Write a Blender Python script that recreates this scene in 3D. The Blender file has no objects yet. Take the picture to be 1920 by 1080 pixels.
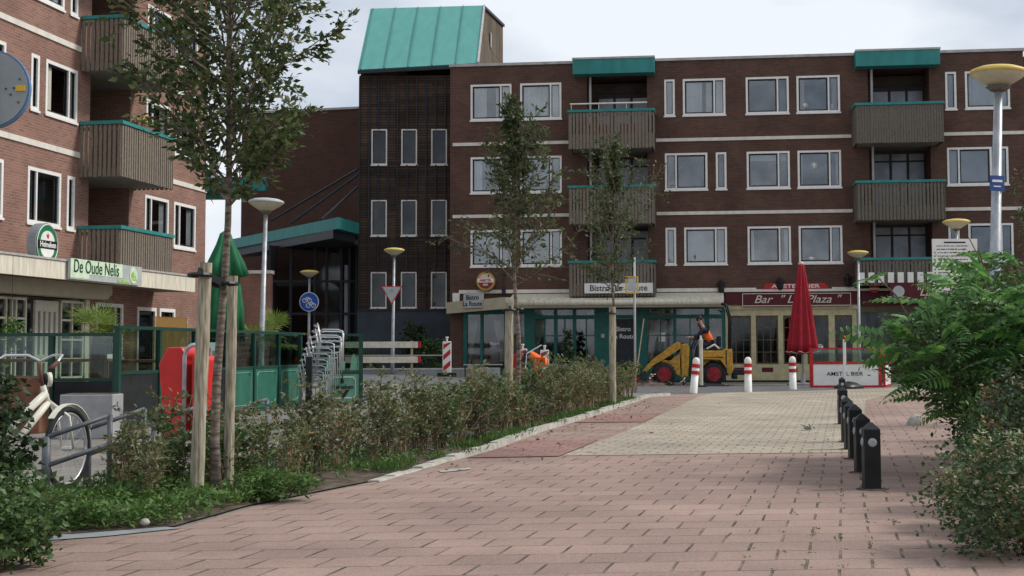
import bpy, bmesh, math, random
import numpy as np
from mathutils import Vector, Matrix
R=math.radians
scene=bpy.context.scene
COL=scene.collection
rnd=random.Random(7)

# ------------------------------------------------------------------ camera
EYE=1.2; FPX=2575.8; CX=997.96; CY=491.38; PITCH=.063427; ROLL=.0026401
cam=bpy.data.cameras.new('camera'); cam_o=bpy.data.objects.new('camera',cam); COL.objects.link(cam_o)
cam.sensor_fit='HORIZONTAL'; cam.sensor_width=36; cam.lens=FPX/1920*36
cam.shift_x=(960-CX)/1920; cam.shift_y=(CY-540)/1920
cam.clip_start=.1; cam.clip_end=3000
cam_o.location=(0,0,EYE)
cam_o.rotation_euler=(Matrix.Rotation(math.pi/2+PITCH,4,'X')@Matrix.Rotation(-ROLL,4,'Z')).to_euler()
scene.camera=cam_o
# ------------------------------------------------------------------ world, sun, exposure
scene.view_settings.view_transform='Standard'; scene.view_settings.look='None'
scene.view_settings.exposure=0.42; scene.view_settings.gamma=1
SUN=Vector((.72,.12,.72)).normalized()
w=bpy.data.worlds.new('World'); scene.world=w; w.use_nodes=True
nt=w.node_tree; nt.nodes.clear()
def N(nt,t,**k):
    n=nt.nodes.new(t)
    for a,b in k.items(): setattr(n,a,b)
    return n
sky=N(nt,'ShaderNodeTexSky',sky_type='NISHITA'); sky.sun_disc=False
sky.sun_elevation=math.asin(SUN.z); sky.sun_rotation=math.atan2(SUN.x,SUN.y)
tc=N(nt,'ShaderNodeTexCoord'); mp=N(nt,'ShaderNodeMapping'); mp.inputs['Scale'].default_value=(1,1,2.2); mp.inputs['Location'].default_value=(.35,0,.1)
nz=N(nt,'ShaderNodeTexNoise'); nz.inputs['Scale'].default_value=3.2; nz.inputs['Detail'].default_value=7; nz.inputs['Roughness'].default_value=.5
cr=N(nt,'ShaderNodeValToRGB')
cr.color_ramp.elements[0].position=.38; cr.color_ramp.elements[0].color=(3.7,4.25,5.1,1)
cr.color_ramp.elements[1].position=.58; cr.color_ramp.elements[1].color=(6.9,7.2,7.6,1)
mx=N(nt,'ShaderNodeMixRGB'); mx.inputs[0].default_value=.93
bg=N(nt,'ShaderNodeBackground'); bg.inputs['Strength'].default_value=.1
wo=N(nt,'ShaderNodeOutputWorld'); L=nt.links.new
L(tc.outputs['Generated'],mp.inputs['Vector']); L(mp.outputs[0],nz.inputs['Vector']); L(nz.outputs['Fac'],cr.inputs[0])
L(sky.outputs[0],mx.inputs[1]); L(cr.outputs[0],mx.inputs[2]); L(mx.outputs[0],bg.inputs[0]); L(bg.outputs[0],wo.inputs[0])
sl=bpy.data.lights.new('sun','SUN'); sl.energy=2.1; sl.angle=R(11); sl.color=(1,.96,.9)
so=bpy.data.objects.new('sun',sl); COL.objects.link(so); so.rotation_euler=SUN.to_track_quat('Z','Y').to_euler()

# ------------------------------------------------------------------ picture-to-place helpers (real positions on the ground or at a distance)
def ray(x,y):
    X=x-CX; Y=y-CY; c,s=math.cos(ROLL),math.sin(ROLL)
    X,Y=X*c-Y*s,X*s+Y*c; v=-Y/FPX
    return Vector((X/FPX,math.cos(PITCH)-v*math.sin(PITCH),math.sin(PITCH)+v*math.cos(PITCH)))
def G(x,y,z=0):
    d=ray(x,y); t=(z-EYE)/d.z; return Vector((d.x*t,d.y*t,z))
def At(x,y,Y):
    d=ray(x,y); t=Y/d.y; return Vector((d.x*t,Y,EYE+d.z*t))
def ss(t): t=max(0,min(1,t)); return t*t*(3-2*t)
def gz(x,y): return .36*ss((y-30)/14)*ss((1.0-x)/5.5)

# ------------------------------------------------------------------ materials
MAT={}
def newmat(name):
    m=bpy.data.materials.new(name); m.use_nodes=True; nt=m.node_tree
    b=nt.nodes['Principled BSDF']; MAT[name]=m
    return m,nt,b
def pm(name,c,rough=.7,var=.15,scale=6,bump=0,metal=0,c2=None,spec=.3,detail=6,stretch=None):
    m,nt,b=newmat(name); L=nt.links.new
    b.inputs['Roughness'].default_value=rough; b.inputs['Metallic'].default_value=metal
    b.inputs['Specular IOR Level'].default_value=spec
    tc=N(nt,'ShaderNodeTexCoord'); nz=N(nt,'ShaderNodeTexNoise'); nz.inputs['Scale'].default_value=scale; nz.inputs['Detail'].default_value=detail
    if stretch:
        mp=N(nt,'ShaderNodeMapping'); mp.inputs['Scale'].default_value=stretch
        L(tc.outputs['Object'],mp.inputs[0]); L(mp.outputs[0],nz.inputs['Vector'])
    else: L(tc.outputs['Object'],nz.inputs['Vector'])
    cr=N(nt,'ShaderNodeValToRGB'); cr.color_ramp.elements[0].position=.35; cr.color_ramp.elements[1].position=.65
    lo=[x*(1-var) for x in c]; hi=[min(1,x*(1+var)) for x in (c2 or c)]
    cr.color_ramp.elements[0].color=(*lo,1); cr.color_ramp.elements[1].color=(*hi,1)
    L(nz.outputs['Fac'],cr.inputs[0]); L(cr.outputs[0],b.inputs['Base Color'])
    if bump:
        bp=N(nt,'ShaderNodeBump'); bp.inputs['Strength'].default_value=bump; bp.inputs['Distance'].default_value=.01
        L(nz.outputs['Fac'],bp.inputs['Height']); L(bp.outputs[0],b.inputs['Normal'])
    return m
def leafmat(name,cols,trans=.3,rough=.5):
    m,nt,b=newmat(name); L=nt.links.new
    g=N(nt,'ShaderNodeNewGeometry'); cr=N(nt,'ShaderNodeValToRGB'); e=cr.color_ramp.elements
    e[0].color=(*cols[0],1); e[1].color=(*cols[-1],1); e[1].position=1
    for i,c in enumerate(cols[1:-1]):
        k=e.new((i+1)/(len(cols)-1)); k.color=(*c,1)
    L(g.outputs['Random Per Island'],cr.inputs[0]); L(cr.outputs[0],b.inputs['Base Color'])
    b.inputs['Roughness'].default_value=rough; b.inputs['Specular IOR Level'].default_value=.35
    t=N(nt,'ShaderNodeBsdfTranslucent'); L(cr.outputs[0],t.inputs['Color'])
    mxs=N(nt,'ShaderNodeMixShader'); mxs.inputs[0].default_value=trans
    L(b.outputs[0],mxs.inputs[1]); L(t.outputs[0],mxs.inputs[2]); L(mxs.outputs[0],nt.nodes['Material Output'].inputs[0])
    return m
def brickmat(name,c1,c2,mortar,bw=.22,rh=.0625,ms=.009,var=.25,bump=.25):
    m,nt,b=newmat(name); L=nt.links.new
    tc=N(nt,'ShaderNodeTexCoord'); sp=N(nt,'ShaderNodeSeparateXYZ'); ad=N(nt,'ShaderNodeMath',operation='ADD'); cb=N(nt,'ShaderNodeCombineXYZ')
    L(tc.outputs['Object'],sp.inputs[0]); L(sp.outputs[0],ad.inputs[0]); L(sp.outputs[1],ad.inputs[1]); L(ad.outputs[0],cb.inputs[0]); L(sp.outputs[2],cb.inputs[1])
    br=N(nt,'ShaderNodeTexBrick'); br.inputs['Scale'].default_value=1; br.inputs['Brick Width'].default_value=bw; br.inputs['Row Height'].default_value=rh
    br.inputs['Mortar Size'].default_value=ms; br.inputs['Mortar Smooth'].default_value=.2
    br.inputs['Color1'].default_value=(*c1,1); br.inputs['Color2'].default_value=(*c2,1); br.inputs['Mortar'].default_value=(*mortar,1)
    L(cb.outputs[0],br.inputs['Vector'])
    nz=N(nt,'ShaderNodeTexNoise'); nz.inputs['Scale'].default_value=.9; nz.inputs['Detail'].default_value=8; nz.inputs['Roughness'].default_value=.62
    L(tc.outputs['Object'],nz.inputs['Vector'])
    mr=N(nt,'ShaderNodeMapRange'); mr.inputs['From Min'].default_value=.3; mr.inputs['From Max'].default_value=.7; mr.inputs['To Min'].default_value=1-var; mr.inputs['To Max'].default_value=1+var
    L(nz.outputs['Fac'],mr.inputs[0])
    mu=N(nt,'ShaderNodeMixRGB',blend_type='MULTIPLY'); mu.inputs[0].default_value=1
    L(br.outputs['Color'],mu.inputs[1]); L(mr.outputs[0],mu.inputs[2]); L(mu.outputs[0],b.inputs['Base Color'])
    b.inputs['Roughness'].default_value=.9; b.inputs['Specular IOR Level'].default_value=.2
    bp=N(nt,'ShaderNodeBump'); bp.inputs['Strength'].default_value=bump; bp.inputs['Distance'].default_value=.008; bp.invert=True
    L(br.outputs['Fac'],bp.inputs['Height']); L(bp.outputs[0],b.inputs['Normal'])
    return m
def pavemat(name,c1,c2,mortar,W,Hr,ms,er,ec,moss=(.05,.065,.02),speck=.25,rough=.85,mossamt=.5,org=(0,0)):
    # half-bond pavers laid along direction er (rows) and ec (columns), world metres
    m,nt,b=newmat(name); L=nt.links.new
    det=er[0]*ec[1]-er[1]*ec[0]
    ia=(ec[1]/det,-ec[0]/det); ib=(-er[1]/det,er[0]/det)
    tc=N(nt,'ShaderNodeTexCoord')
    off=N(nt,'ShaderNodeVectorMath',operation='ADD'); off.inputs[1].default_value=(-org[0],-org[1],0); L(tc.outputs['Object'],off.inputs[0])
    # slight unevenness of the joints
    wn=N(nt,'ShaderNodeTexNoise'); wn.inputs['Scale'].default_value=2.3; wn.inputs['Detail'].default_value=2; L(off.outputs[0],wn.inputs['Vector'])
    ws=N(nt,'ShaderNodeVectorMath',operation='SCALE'); ws.inputs['Scale'].default_value=.022; L(wn.outputs['Color'],ws.inputs[0])
    wa=N(nt,'ShaderNodeVectorMath',operation='ADD'); L(off.outputs[0],wa.inputs[0]); L(ws.outputs[0],wa.inputs[1])
    d1=N(nt,'ShaderNodeVectorMath',operation='DOT_PRODUCT'); d1.inputs[1].default_value=(ia[0],ia[1],0)
    d2=N(nt,'ShaderNodeVectorMath',operation='DOT_PRODUCT'); d2.inputs[1].default_value=(ib[0],ib[1],0)
    L(wa.outputs[0],d1.inputs[0]); L(wa.outputs[0],d2.inputs[0])
    cb=N(nt,'ShaderNodeCombineXYZ'); L(d1.outputs['Value'],cb.inputs[0]); L(d2.outputs['Value'],cb.inputs[1])
    br=N(nt,'ShaderNodeTexBrick'); br.inputs['Scale'].default_value=1; br.inputs['Brick Width'].default_value=W; br.inputs['Row Height'].default_value=Hr
    br.inputs['Mortar Size'].default_value=ms; br.inputs['Mortar Smooth'].default_value=.35
    br.inputs['Color1'].default_value=(*c1,1); br.inputs['Color2'].default_value=(*c2,1); br.inputs['Mortar'].default_value=(*mortar,1)
    L(cb.outputs[0],br.inputs['Vector'])
    # joints come and go, and carry moss in places
    jn=N(nt,'ShaderNodeTexNoise'); jn.inputs['Scale'].default_value=3.5; jn.inputs['Detail'].default_value=5; L(off.outputs[0],jn.inputs['Vector'])
    jr=N(nt,'ShaderNodeMapRange'); jr.inputs['From Min'].default_value=.38; jr.inputs['From Max'].default_value=.62; jr.inputs['To Min'].default_value=.30; jr.inputs['To Max'].default_value=1; L(jn.outputs['Fac'],jr.inputs[0])
    dv=N(nt,'ShaderNodeMath',operation='DIVIDE'); dv.inputs[1].default_value=Hr; L(d2.outputs['Value'],dv.inputs[0])
    fr=N(nt,'ShaderNodeMath',operation='FRACT'); L(dv.outputs[0],fr.inputs[0])
    pg=N(nt,'ShaderNodeMath',operation='PINGPONG'); pg.inputs[1].default_value=.5; L(fr.outputs[0],pg.inputs[0])
    rmk=N(nt,'ShaderNodeMapRange'); rmk.inputs['From Min'].default_value=.03; rmk.inputs['From Max'].default_value=.06; rmk.inputs['To Min'].default_value=.72; rmk.inputs['To Max'].default_value=1; L(pg.outputs[0],rmk.inputs[0])
    jf0=N(nt,'ShaderNodeMath',operation='MULTIPLY'); L(br.outputs['Fac'],jf0.inputs[0]); L(rmk.outputs[0],jf0.inputs[1])
    jf=N(nt,'ShaderNodeMath',operation='MULTIPLY'); L(jf0.outputs[0],jf.inputs[0]); L(jr.outputs[0],jf.inputs[1])
    mn=N(nt,'ShaderNodeTexNoise'); mn.inputs['Scale'].default_value=.8; mn.inputs['Detail'].default_value=4; L(off.outputs[0],mn.inputs['Vector'])
    mr2=N(nt,'ShaderNodeMapRange'); mr2.inputs['From Min'].default_value=.48; mr2.inputs['From Max'].default_value=.6; mr2.inputs['To Max'].default_value=mossamt; L(mn.outputs['Fac'],mr2.inputs[0])
    jc=N(nt,'ShaderNodeMixRGB'); jc.inputs[1].default_value=(*mortar,1); jc.inputs[2].default_value=(*moss,1); L(mr2.outputs[0],jc.inputs[0])
    # stone colour: speckle and broad stains
    sn=N(nt,'ShaderNodeTexNoise'); sn.inputs['Scale'].default_value=70; sn.inputs['Detail'].default_value=3; sn.inputs['Roughness'].default_value=.7; L(tc.outputs['Object'],sn.inputs['Vector'])
    sr=N(nt,'ShaderNodeMapRange'); sr.inputs['From Min'].default_value=.3; sr.inputs['From Max'].default_value=.7; sr.inputs['To Min'].default_value=1-speck; sr.inputs['To Max'].default_value=1+speck; L(sn.outputs['Fac'],sr.inputs[0])
    bn=N(nt,'ShaderNodeTexNoise'); bn.inputs['Scale'].default_value=.55; bn.inputs['Detail'].default_value=6; bn.inputs['Roughness'].default_value=.6; L(tc.outputs['Object'],bn.inputs['Vector'])
    b2=N(nt,'ShaderNodeMapRange'); b2.inputs['From Min'].default_value=.3; b2.inputs['From Max'].default_value=.7; b2.inputs['To Min'].default_value=.76; b2.inputs['To Max'].default_value=1.2; L(bn.outputs['Fac'],b2.inputs[0])
    br2=N(nt,'ShaderNodeTexBrick'); 
    for k in ('Scale','Brick Width','Row Height','Mortar Smooth'): br2.inputs[k].default_value=br.inputs[k].default_value
    br2.inputs['Mortar Size'].default_value=0
    br2.inputs['Color1'].default_value=(*c1,1); br2.inputs['Color2'].default_value=(*c2,1); L(cb.outputs[0],br2.inputs['Vector'])
    m1=N(nt,'ShaderNodeMixRGB',blend_type='MULTIPLY'); m1.inputs[0].default_value=1; L(br2.outputs['Color'],m1.inputs[1]); L(sr.outputs[0],m1.inputs[2])
    m2=N(nt,'ShaderNodeMixRGB',blend_type='MULTIPLY'); m2.inputs[0].default_value=1; L(m1.outputs[0],m2.inputs[1]); L(b2.outputs[0],m2.inputs[2])
    vo=N(nt,'ShaderNodeTexVoronoi'); vo.inputs['Scale'].default_value=38; L(tc.outputs['Object'],vo.inputs['Vector'])
    vr=N(nt,'ShaderNodeMapRange'); vr.inputs['From Min'].default_value=.10; vr.inputs['From Max'].default_value=.16; vr.inputs['To Min'].default_value=.5; vr.inputs['To Max'].default_value=0; L(vo.outputs['Distance'],vr.inputs[0])
    m3=N(nt,'ShaderNodeMixRGB'); m3.inputs[2].default_value=(.5,.42,.36,1); L(m2.outputs[0],m3.inputs[1]); L(vr.outputs[0],m3.inputs[0])
    fin=N(nt,'ShaderNodeMixRGB'); L(jf.outputs[0],fin.inputs[0]); L(m3.outputs[0],fin.inputs[1]); L(jc.outputs[0],fin.inputs[2])
    L(fin.outputs[0],b.inputs['Base Color']); b.inputs['Roughness'].default_value=rough; b.inputs['Specular IOR Level'].default_value=.25
    bp=N(nt,'ShaderNodeBump'); bp.inputs['Strength'].default_value=.8; bp.inputs['Distance'].default_value=.012; bp.invert=True
    L(jf.outputs[0],bp.inputs['Height']); L(bp.outputs[0],b.inputs['Normal'])
    return m
def glassmat(name,tint=.55,refl=.22,rough=.03,col=(1,1,1)):
    m,nt,b=newmat(name); L=nt.links.new
    t=N(nt,'ShaderNodeBsdfTransparent'); t.inputs[0].default_value=(tint*col[0],tint*col[1],tint*col[2],1)
    g=N(nt,'ShaderNodeBsdfGlossy'); g.inputs['Roughness'].default_value=rough; g.inputs[0].default_value=(.9,.95,1,1)
    tc=N(nt,'ShaderNodeTexCoord'); nz=N(nt,'ShaderNodeTexNoise'); nz.inputs['Scale'].default_value=1.2; L(tc.outputs['Object'],nz.inputs['Vector'])
    bp=N(nt,'ShaderNodeBump'); bp.inputs['Strength'].default_value=.02; bp.inputs['Distance'].default_value=.02; L(nz.outputs['Fac'],bp.inputs['Height']); L(bp.outputs[0],g.inputs['Normal'])
    mr=N(nt,'ShaderNodeMapRange'); mr.inputs['From Min'].default_value=.3; mr.inputs['From Max'].default_value=.7; mr.inputs['To Min'].default_value=refl*.75; mr.inputs['To Max'].default_value=refl*1.25; L(nz.outputs['Fac'],mr.inputs[0])
    mxs=N(nt,'ShaderNodeMixShader'); L(mr.outputs[0],mxs.inputs[0]); L(t.outputs[0],mxs.inputs[1]); L(g.outputs[0],mxs.inputs[2]); L(mxs.outputs[0],nt.nodes['Material Output'].inputs[0])
    return m
# walls
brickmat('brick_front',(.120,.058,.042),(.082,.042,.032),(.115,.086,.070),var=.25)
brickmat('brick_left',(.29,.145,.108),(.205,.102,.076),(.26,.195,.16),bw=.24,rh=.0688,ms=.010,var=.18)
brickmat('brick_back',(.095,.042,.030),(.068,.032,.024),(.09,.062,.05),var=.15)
brickmat('brick_shed',(.30,.14,.10),(.24,.11,.08),(.25,.19,.15))
brickmat('tower_timber',(.095,.062,.046),(.05,.037,.031),(.016,.013,.012),bw=1.45,rh=.105,ms=.010,var=.4,bump=.5)
pm('white_paint',(.78,.76,.72),.5,.06,9)
pm('white_band',(.68,.64,.57),.7,.1,3,stretch=(1.2,1.2,.6))
pm('cream_paint',(.50,.44,.27),.55,.12,5)
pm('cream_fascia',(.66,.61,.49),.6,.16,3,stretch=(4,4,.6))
pm('fascia_beige',(.42,.37,.27),.6,.08,3)  # plain beige for the awning lip, corner fascia and canopy beam
pm('coping_grey',(.42,.40,.38),.6,.15,4)
pm('turquoise',(.033,.22,.21),.55,.12,2.0,stretch=(2,2,.6))
pm('turquoise_roof',(.075,.285,.25),.55,.07,1.2,stretch=(3,.6,.6))
pm('teal_paint',(.010,.115,.095),.4,.15,4)
pm('steel_dark',(.022,.026,.034),.5,.2,5)
pm('plinth_slate',(.045,.058,.075),.55,.2,1.5)
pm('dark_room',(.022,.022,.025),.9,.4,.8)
pm('warm_room',(.045,.03,.02),.9,.5,.9)
pm('sash_dark',(.015,.015,.018),.5,.2,5)
pm('wood_weathered',(.20,.165,.13),.85,.35,14,.3,stretch=(8,8,1))
pm('wood_weathered_dark',(.145,.125,.10),.85,.35,14,.3,stretch=(8,8,1))
pm('balcony_soffit',(.19,.185,.165),.8,.15,3)
pm('curtain_pale',(.70,.76,.76),.9,.1,20)
pm('curtain_cream',(.55,.52,.44),.9,.1,20)
pm('blind_pale',(.40,.46,.50),.8,.05,2)
pm('pipe_grey',(.42,.41,.39),.5,.1,3)
glassmat('window_glass',.76,.12)
glassmat('shop_glass',.74,.065,.04)
glassmat('dark_glass',.35,.045,.06)
glassmat('screen_glass',.70,.07,.02,(.85,1,.92))
pm('maroon',(.085,.008,.014),.5,.1,4)
pm('sign_white',(.78,.77,.73),.45,.05,4)
pm('sign_black',(.01,.01,.012),.5,.1,4)
pm('sign_grey',(.42,.45,.45),.5,.08,5)
pm('letter_cream',(.62,.54,.45),.5,.05,5)
pm('red_paint',(.48,.018,.02),.45,.12,5)
pm('bin_red',(.56,.028,.024),.38,.08,5)
pm('red_canvas',(.33,.014,.025),.75,.12,6)
pm('green_canvas',(.012,.125,.05),.7,.12,6)
pm('digger_yellow',(.42,.225,.03),.55,.14,12,.1,c2=(.52,.29,.045))
pm('rack_steel',(.12,.125,.14),.5,.2,9,metal=.2)
pm('rubber',(.022,.022,.022),.85,.3,9)
pm('rim_red',(.25,.018,.022),.6,.3,8)
pm('black_metal',(.014,.015,.017),.45,.3,6)
pm('green_frame',(.012,.055,.040),.4,.2,5)
pm('green_panel',(.03,.14,.095),.45,.15,3)
pm('mint_panel',(.16,.36,.25),.45,.12,3)
pm('dark_panel',(.018,.020,.022),.4,.3,4)
pm('galvanised',(.36,.38,.40),.45,.18,9,metal=.35)
pm('aluminium',(.62,.63,.64),.32,.1,9,metal=.6)
pm('lamp_cream',(.55,.52,.38),.5,.12,5)
pm('lamp_yellow',(.62,.46,.12),.5,.12,5)
pm('lamp_pale',(.50,.49,.42),.5,.12,5)
pm('sign_blue',(.012,.09,.42),.4,.08,5)
pm('plate_blue',(.03,.075,.25),.45,.1,5)
pm('rim_blue',(.10,.19,.33),.5,.1,5)
pm('sign_back',(.27,.30,.31),.6,.12,3)
pm('sticker_yellow',(.55,.33,.04),.6,.2,9)
pm('orange_fabric',(.85,.16,.03),.7,.1,7)
pm('skin',(.48,.26,.18),.55,.06,9)
pm('hair_dark',(.025,.017,.012),.7,.3,30)
pm('cloth_dark',(.025,.025,.035),.85,.2,9)
pm('bike_white',(.68,.66,.56),.35,.08,6)
pm('leather_brown',(.14,.05,.035),.6,.2,9)
pm('stake_wood',(.30,.25,.17),.85,.28,9,.5,c2=(.36,.32,.24),stretch=(6,6,.6))
pm('bark',(.12,.09,.072),.9,.4,7,.7,c2=(.19,.15,.12),stretch=(1.5,1.5,5))
pm('twig',(.13,.085,.055),.9,.3,12)
pm('twig_pale',(.33,.24,.14),.9,.3,12)
pm('kerb_concrete',(.38,.36,.31),.85,.15,5,.3,c2=(.43,.41,.36))
pm('slab_grey',(.25,.27,.28),.8,.15,4,.2)
pm('soil',(.07,.05,.036),1,.45,6,.8,c2=(.10,.075,.055))
pm('stone',(.38,.37,.33),.9,.25,5,.5)
pm('bolt_grey',(.32,.36,.37),.45,.1,9)
pm('wood_table',(.26,.11,.055),.6,.25,7,stretch=(2,12,12))
pm('bamboo',(.36,.21,.07),.7,.3,14,stretch=(20,1,.5))
pm('planter_grey',(.33,.33,.33),.8,.12,4)
pm('terracotta',(.17,.075,.045),.8,.3,5)
pm('gold',(.52,.27,.06),.4,.15,4)
pm('brown_red',(.22,.03,.02),.5,.1,4)
pm('beer_green',(.02,.17,.07),.45,.1,4)
pm('lime',(.33,.55,.12),.5,.2,5)
pm('pale_green',(.62,.74,.55),.5,.1,5)
pm('bronze_frame',(.12,.095,.05),.5,.2,5)
pm('handle_wood',(.36,.29,.19),.7,.2,9)
pm('barrier_plank',(.66,.62,.50),.7,.12,6)
pm('palm_fibre',(.09,.055,.03),1,.5,14,.6)
leafmat('leaf_tree',[(.032,.058,.022),(.05,.085,.026),(.08,.115,.034),(.12,.16,.05),(.19,.23,.09)],.32)
leafmat('leaf_tree_far',[(.035,.06,.024),(.055,.085,.03),(.085,.115,.04),(.14,.165,.065)],.3)
leafmat('leaf_hedge',[(.06,.095,.03),(.085,.13,.04),(.115,.16,.05),(.15,.19,.07),(.17,.14,.065),(.22,.25,.13),(.08,.13,.042)],.28)
leafmat('leaf_hedge_dark',[(.03,.05,.022),(.03,.055,.025),(.05,.08,.034),(.075,.115,.05)],.18)
leafmat('leaf_pinnate',[(.04,.115,.035),(.065,.17,.045),(.10,.24,.055),(.19,.36,.075),(.09,.19,.09)],.4,.42)
leafmat('leaf_weed',[(.035,.085,.018),(.06,.13,.025),(.085,.18,.035),(.13,.23,.05),(.10,.11,.04)],.3)
leafmat('leaf_bush',[(.03,.07,.02),(.05,.105,.028),(.08,.145,.04),(.13,.19,.06)],.25)
leafmat('leaf_bush_dark',[(.02,.05,.018),(.035,.075,.024),(.055,.105,.032),(.09,.14,.045),(.10,.10,.05)],.2)
leafmat('leaf_palm',[(.09,.15,.03),(.14,.21,.035),(.20,.28,.05),(.26,.28,.07)],.25)
leafmat('flower_dry',[(.17,.08,.045),(.26,.16,.09),(.36,.27,.15),(.46,.40,.24)],.15,.9)
leafmat('flower_cream',[(.50,.46,.28),(.60,.56,.36),(.42,.38,.18)],.2,.9)
ER=(1,.085); EC=(.226,1)
pavemat('paving_pink',(.325,.226,.186),(.275,.192,.160),(.055,.048,.036),.37,.36,.0105,ER,EC,org=(2.0,9))
pavemat('paving_pale',(.40,.345,.27),(.34,.29,.225),(.16,.14,.10),.24,.24,.012,ER,EC,org=(2.0,9),mossamt=.75)
pavemat('paving_red',(.30,.17,.145),(.25,.145,.125),(.12,.08,.07),.24,.24,.010,ER,EC,speck=.18)
pavemat('paving_plaza',(.235,.215,.19),(.20,.185,.165),(.10,.09,.08),.3,.3,.012,(1,-.12),(.12,1),speck=.2)
pm('asphalt',(.115,.115,.118),.9,.2,3,.2,c2=(.13,.13,.13))

# ------------------------------------------------------------------ mesh helpers
class MB:
    def __init__(s): s.v=[]; s.f=[]; s.m=[]
    def face(s,pts,m=0):
        n=len(s.v); s.v+= [tuple(p) for p in pts]; s.f.append(tuple(range(n,n+len(pts)))); s.m.append(m); return s
    def add(s,vs,fs,m=0):
        n=len(s.v); s.v+=[tuple(p) for p in vs]; s.f+=[tuple(i+n for i in f) for f in fs]; s.m+=[m]*len(fs); return s
    def box(s,x0,x1,y0,y1,z0,z1,m=0):
        return s.add([(x0,y0,z0),(x1,y0,z0),(x1,y1,z0),(x0,y1,z0),(x0,y0,z1),(x1,y0,z1),(x1,y1,z1),(x0,y1,z1)],
            [(0,3,2,1),(4,5,6,7),(0,1,5,4),(1,2,6,5),(2,3,7,6),(3,0,4,7)],m)
    def obox(s,c,size,mat,m=0):
        c=Vector(c); a,b,d=[x/2 for x in size]; vs=[]
        for z in (-d,d):
            for x,y in ((-a,-b),(a,-b),(a,b),(-a,b)): vs.append(c+mat@Vector((x,y,z)))
        return s.add(vs,[(0,3,2,1),(4,5,6,7),(0,1,5,4),(1,2,6,5),(2,3,7,6),(3,0,4,7)],m)
    def beam(s,p,q,w,h,m=0,up=(0,0,1)):
        p=Vector(p);q=Vector(q);d=(q-p);l=d.length;d.normalize();u=Vector(up)
        if abs(d.dot(u))>.99: u=Vector((1,0,0))
        x=d.cross(u).normalized(); z=x.cross(d)
        M=Matrix((x,d,z)).transposed()
        return s.obox((p+q)/2,(w,l,h),M,m)
    def prism(s,pts,vec,m=0):
        n=len(pts); v=Vector(vec); vs=[Vector(p) for p in pts]+[Vector(p)+v for p in pts]
        fs=[tuple(range(n))[::-1],tuple(range(n,2*n))]+[(i,(i+1)%n,n+(i+1)%n,n+i) for i in range(n)]
        return s.add(vs,fs,m)
    def tube(s,pts,rad,n=8,m=0,cap=True):
        pts=[Vector(p) for p in pts]
        if not hasattr(rad,'__len__'): rad=[rad]*len(pts)
        vs=[];fs=[];prev=None
        for i,p in enumerate(pts):
            d=(pts[min(i+1,len(pts)-1)]-pts[max(i-1,0)]).normalized()
            if prev is None:
                u=Vector((0,0,1)) if abs(d.z)<.9 else Vector((1,0,0)); x=d.cross(u).normalized()
            else: x=(prev-d*prev.dot(d)).normalized()
            prev=x; y=d.cross(x)
            for k in range(n):
                t=2*math.pi*k/n; vs.append(p+(x*math.cos(t)+y*math.sin(t))*rad[i])
        for i in range(len(pts)-1):
            for k in range(n): fs.append((i*n+k,i*n+(k+1)%n,(i+1)*n+(k+1)%n,(i+1)*n+k))
        if cap: fs+= [tuple(range(n))[::-1],tuple(range((len(pts)-1)*n,len(pts)*n))]
        return s.add(vs,fs,m)
    def lathe(s,prof,n=16,c=(0,0,0),m=0,axis='z',wob=None):
        c=Vector(c); vs=[];fs=[]
        for r,z in prof:
            for k in range(n):
                t=2*math.pi*k/n; rr=r*(wob(t,z) if wob else 1)
                p=Vector((rr*math.cos(t),rr*math.sin(t),z))
                if axis=='y': p=Vector((p.x,p.z,p.y))
                if axis=='x': p=Vector((p.z,p.x,p.y))
                vs.append(c+p)
        for i in range(len(prof)-1):
            for k in range(n): fs.append((i*n+k,i*n+(k+1)%n,(i+1)*n+(k+1)%n,(i+1)*n+k))
        fs+=[tuple(range(n))[::-1],tuple(range((len(prof)-1)*n,len(prof)*n))]
        return s.add(vs,fs,m)
    def build(s,name,mats,parent=None,smooth=False,loc=None,label=None,bevel=0,rot=None):
        me=bpy.data.meshes.new(name); me.from_pydata(s.v,[],s.f)
        if isinstance(mats,str): mats=[mats]
        for k in mats: me.materials.append(MAT[k])
        if len(mats)>1: me.polygons.foreach_set('material_index',s.m)
        if smooth: me.polygons.foreach_set('use_smooth',[True]*len(me.polygons))
        me.update()
        return link(name,me,parent,loc,label,bevel,rot)
def link(name,me,parent=None,loc=None,label=None,bevel=0,rot=None):
    o=bpy.data.objects.new(name,me); COL.objects.link(o)
    if parent: o.parent=parent
    if loc is not None: o.location=loc
    if rot is not None: o.rotation_euler=rot
    if label: o['label']=label
    if bevel:
        b=o.modifiers.new('bevel','BEVEL'); b.width=bevel; b.segments=2; b.limit_method='ANGLE'
    return o
def tag(o,label=None,cat=None,group=None,kind=None):
    if label: o['label']=label
    if cat: o['category']=cat
    if group: o['group']=group
    if kind: o['kind']=kind
    return o
def thing(name,label,cat,loc=(0,0,0),rz=0,group=None):
    o=bpy.data.objects.new(name,None); o.empty_display_size=.2; COL.objects.link(o); o.location=loc; o.rotation_euler=(0,0,rz)
    return tag(o,label,cat,group)
def dup(root,loc,rz=0,label=None,group=None,scale=None):
    r=root.copy(); COL.objects.link(r); r.location=loc; r.rotation_euler=(0,0,rz)
    if label: r['label']=label
    if group: r['group']=group
    if scale: r.scale=scale
    for ch in list(root.children):
        c=ch.copy(); COL.objects.link(c); c.parent=r
        for g in list(ch.children):
            d=g.copy(); COL.objects.link(d); d.parent=c
    return r
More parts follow.
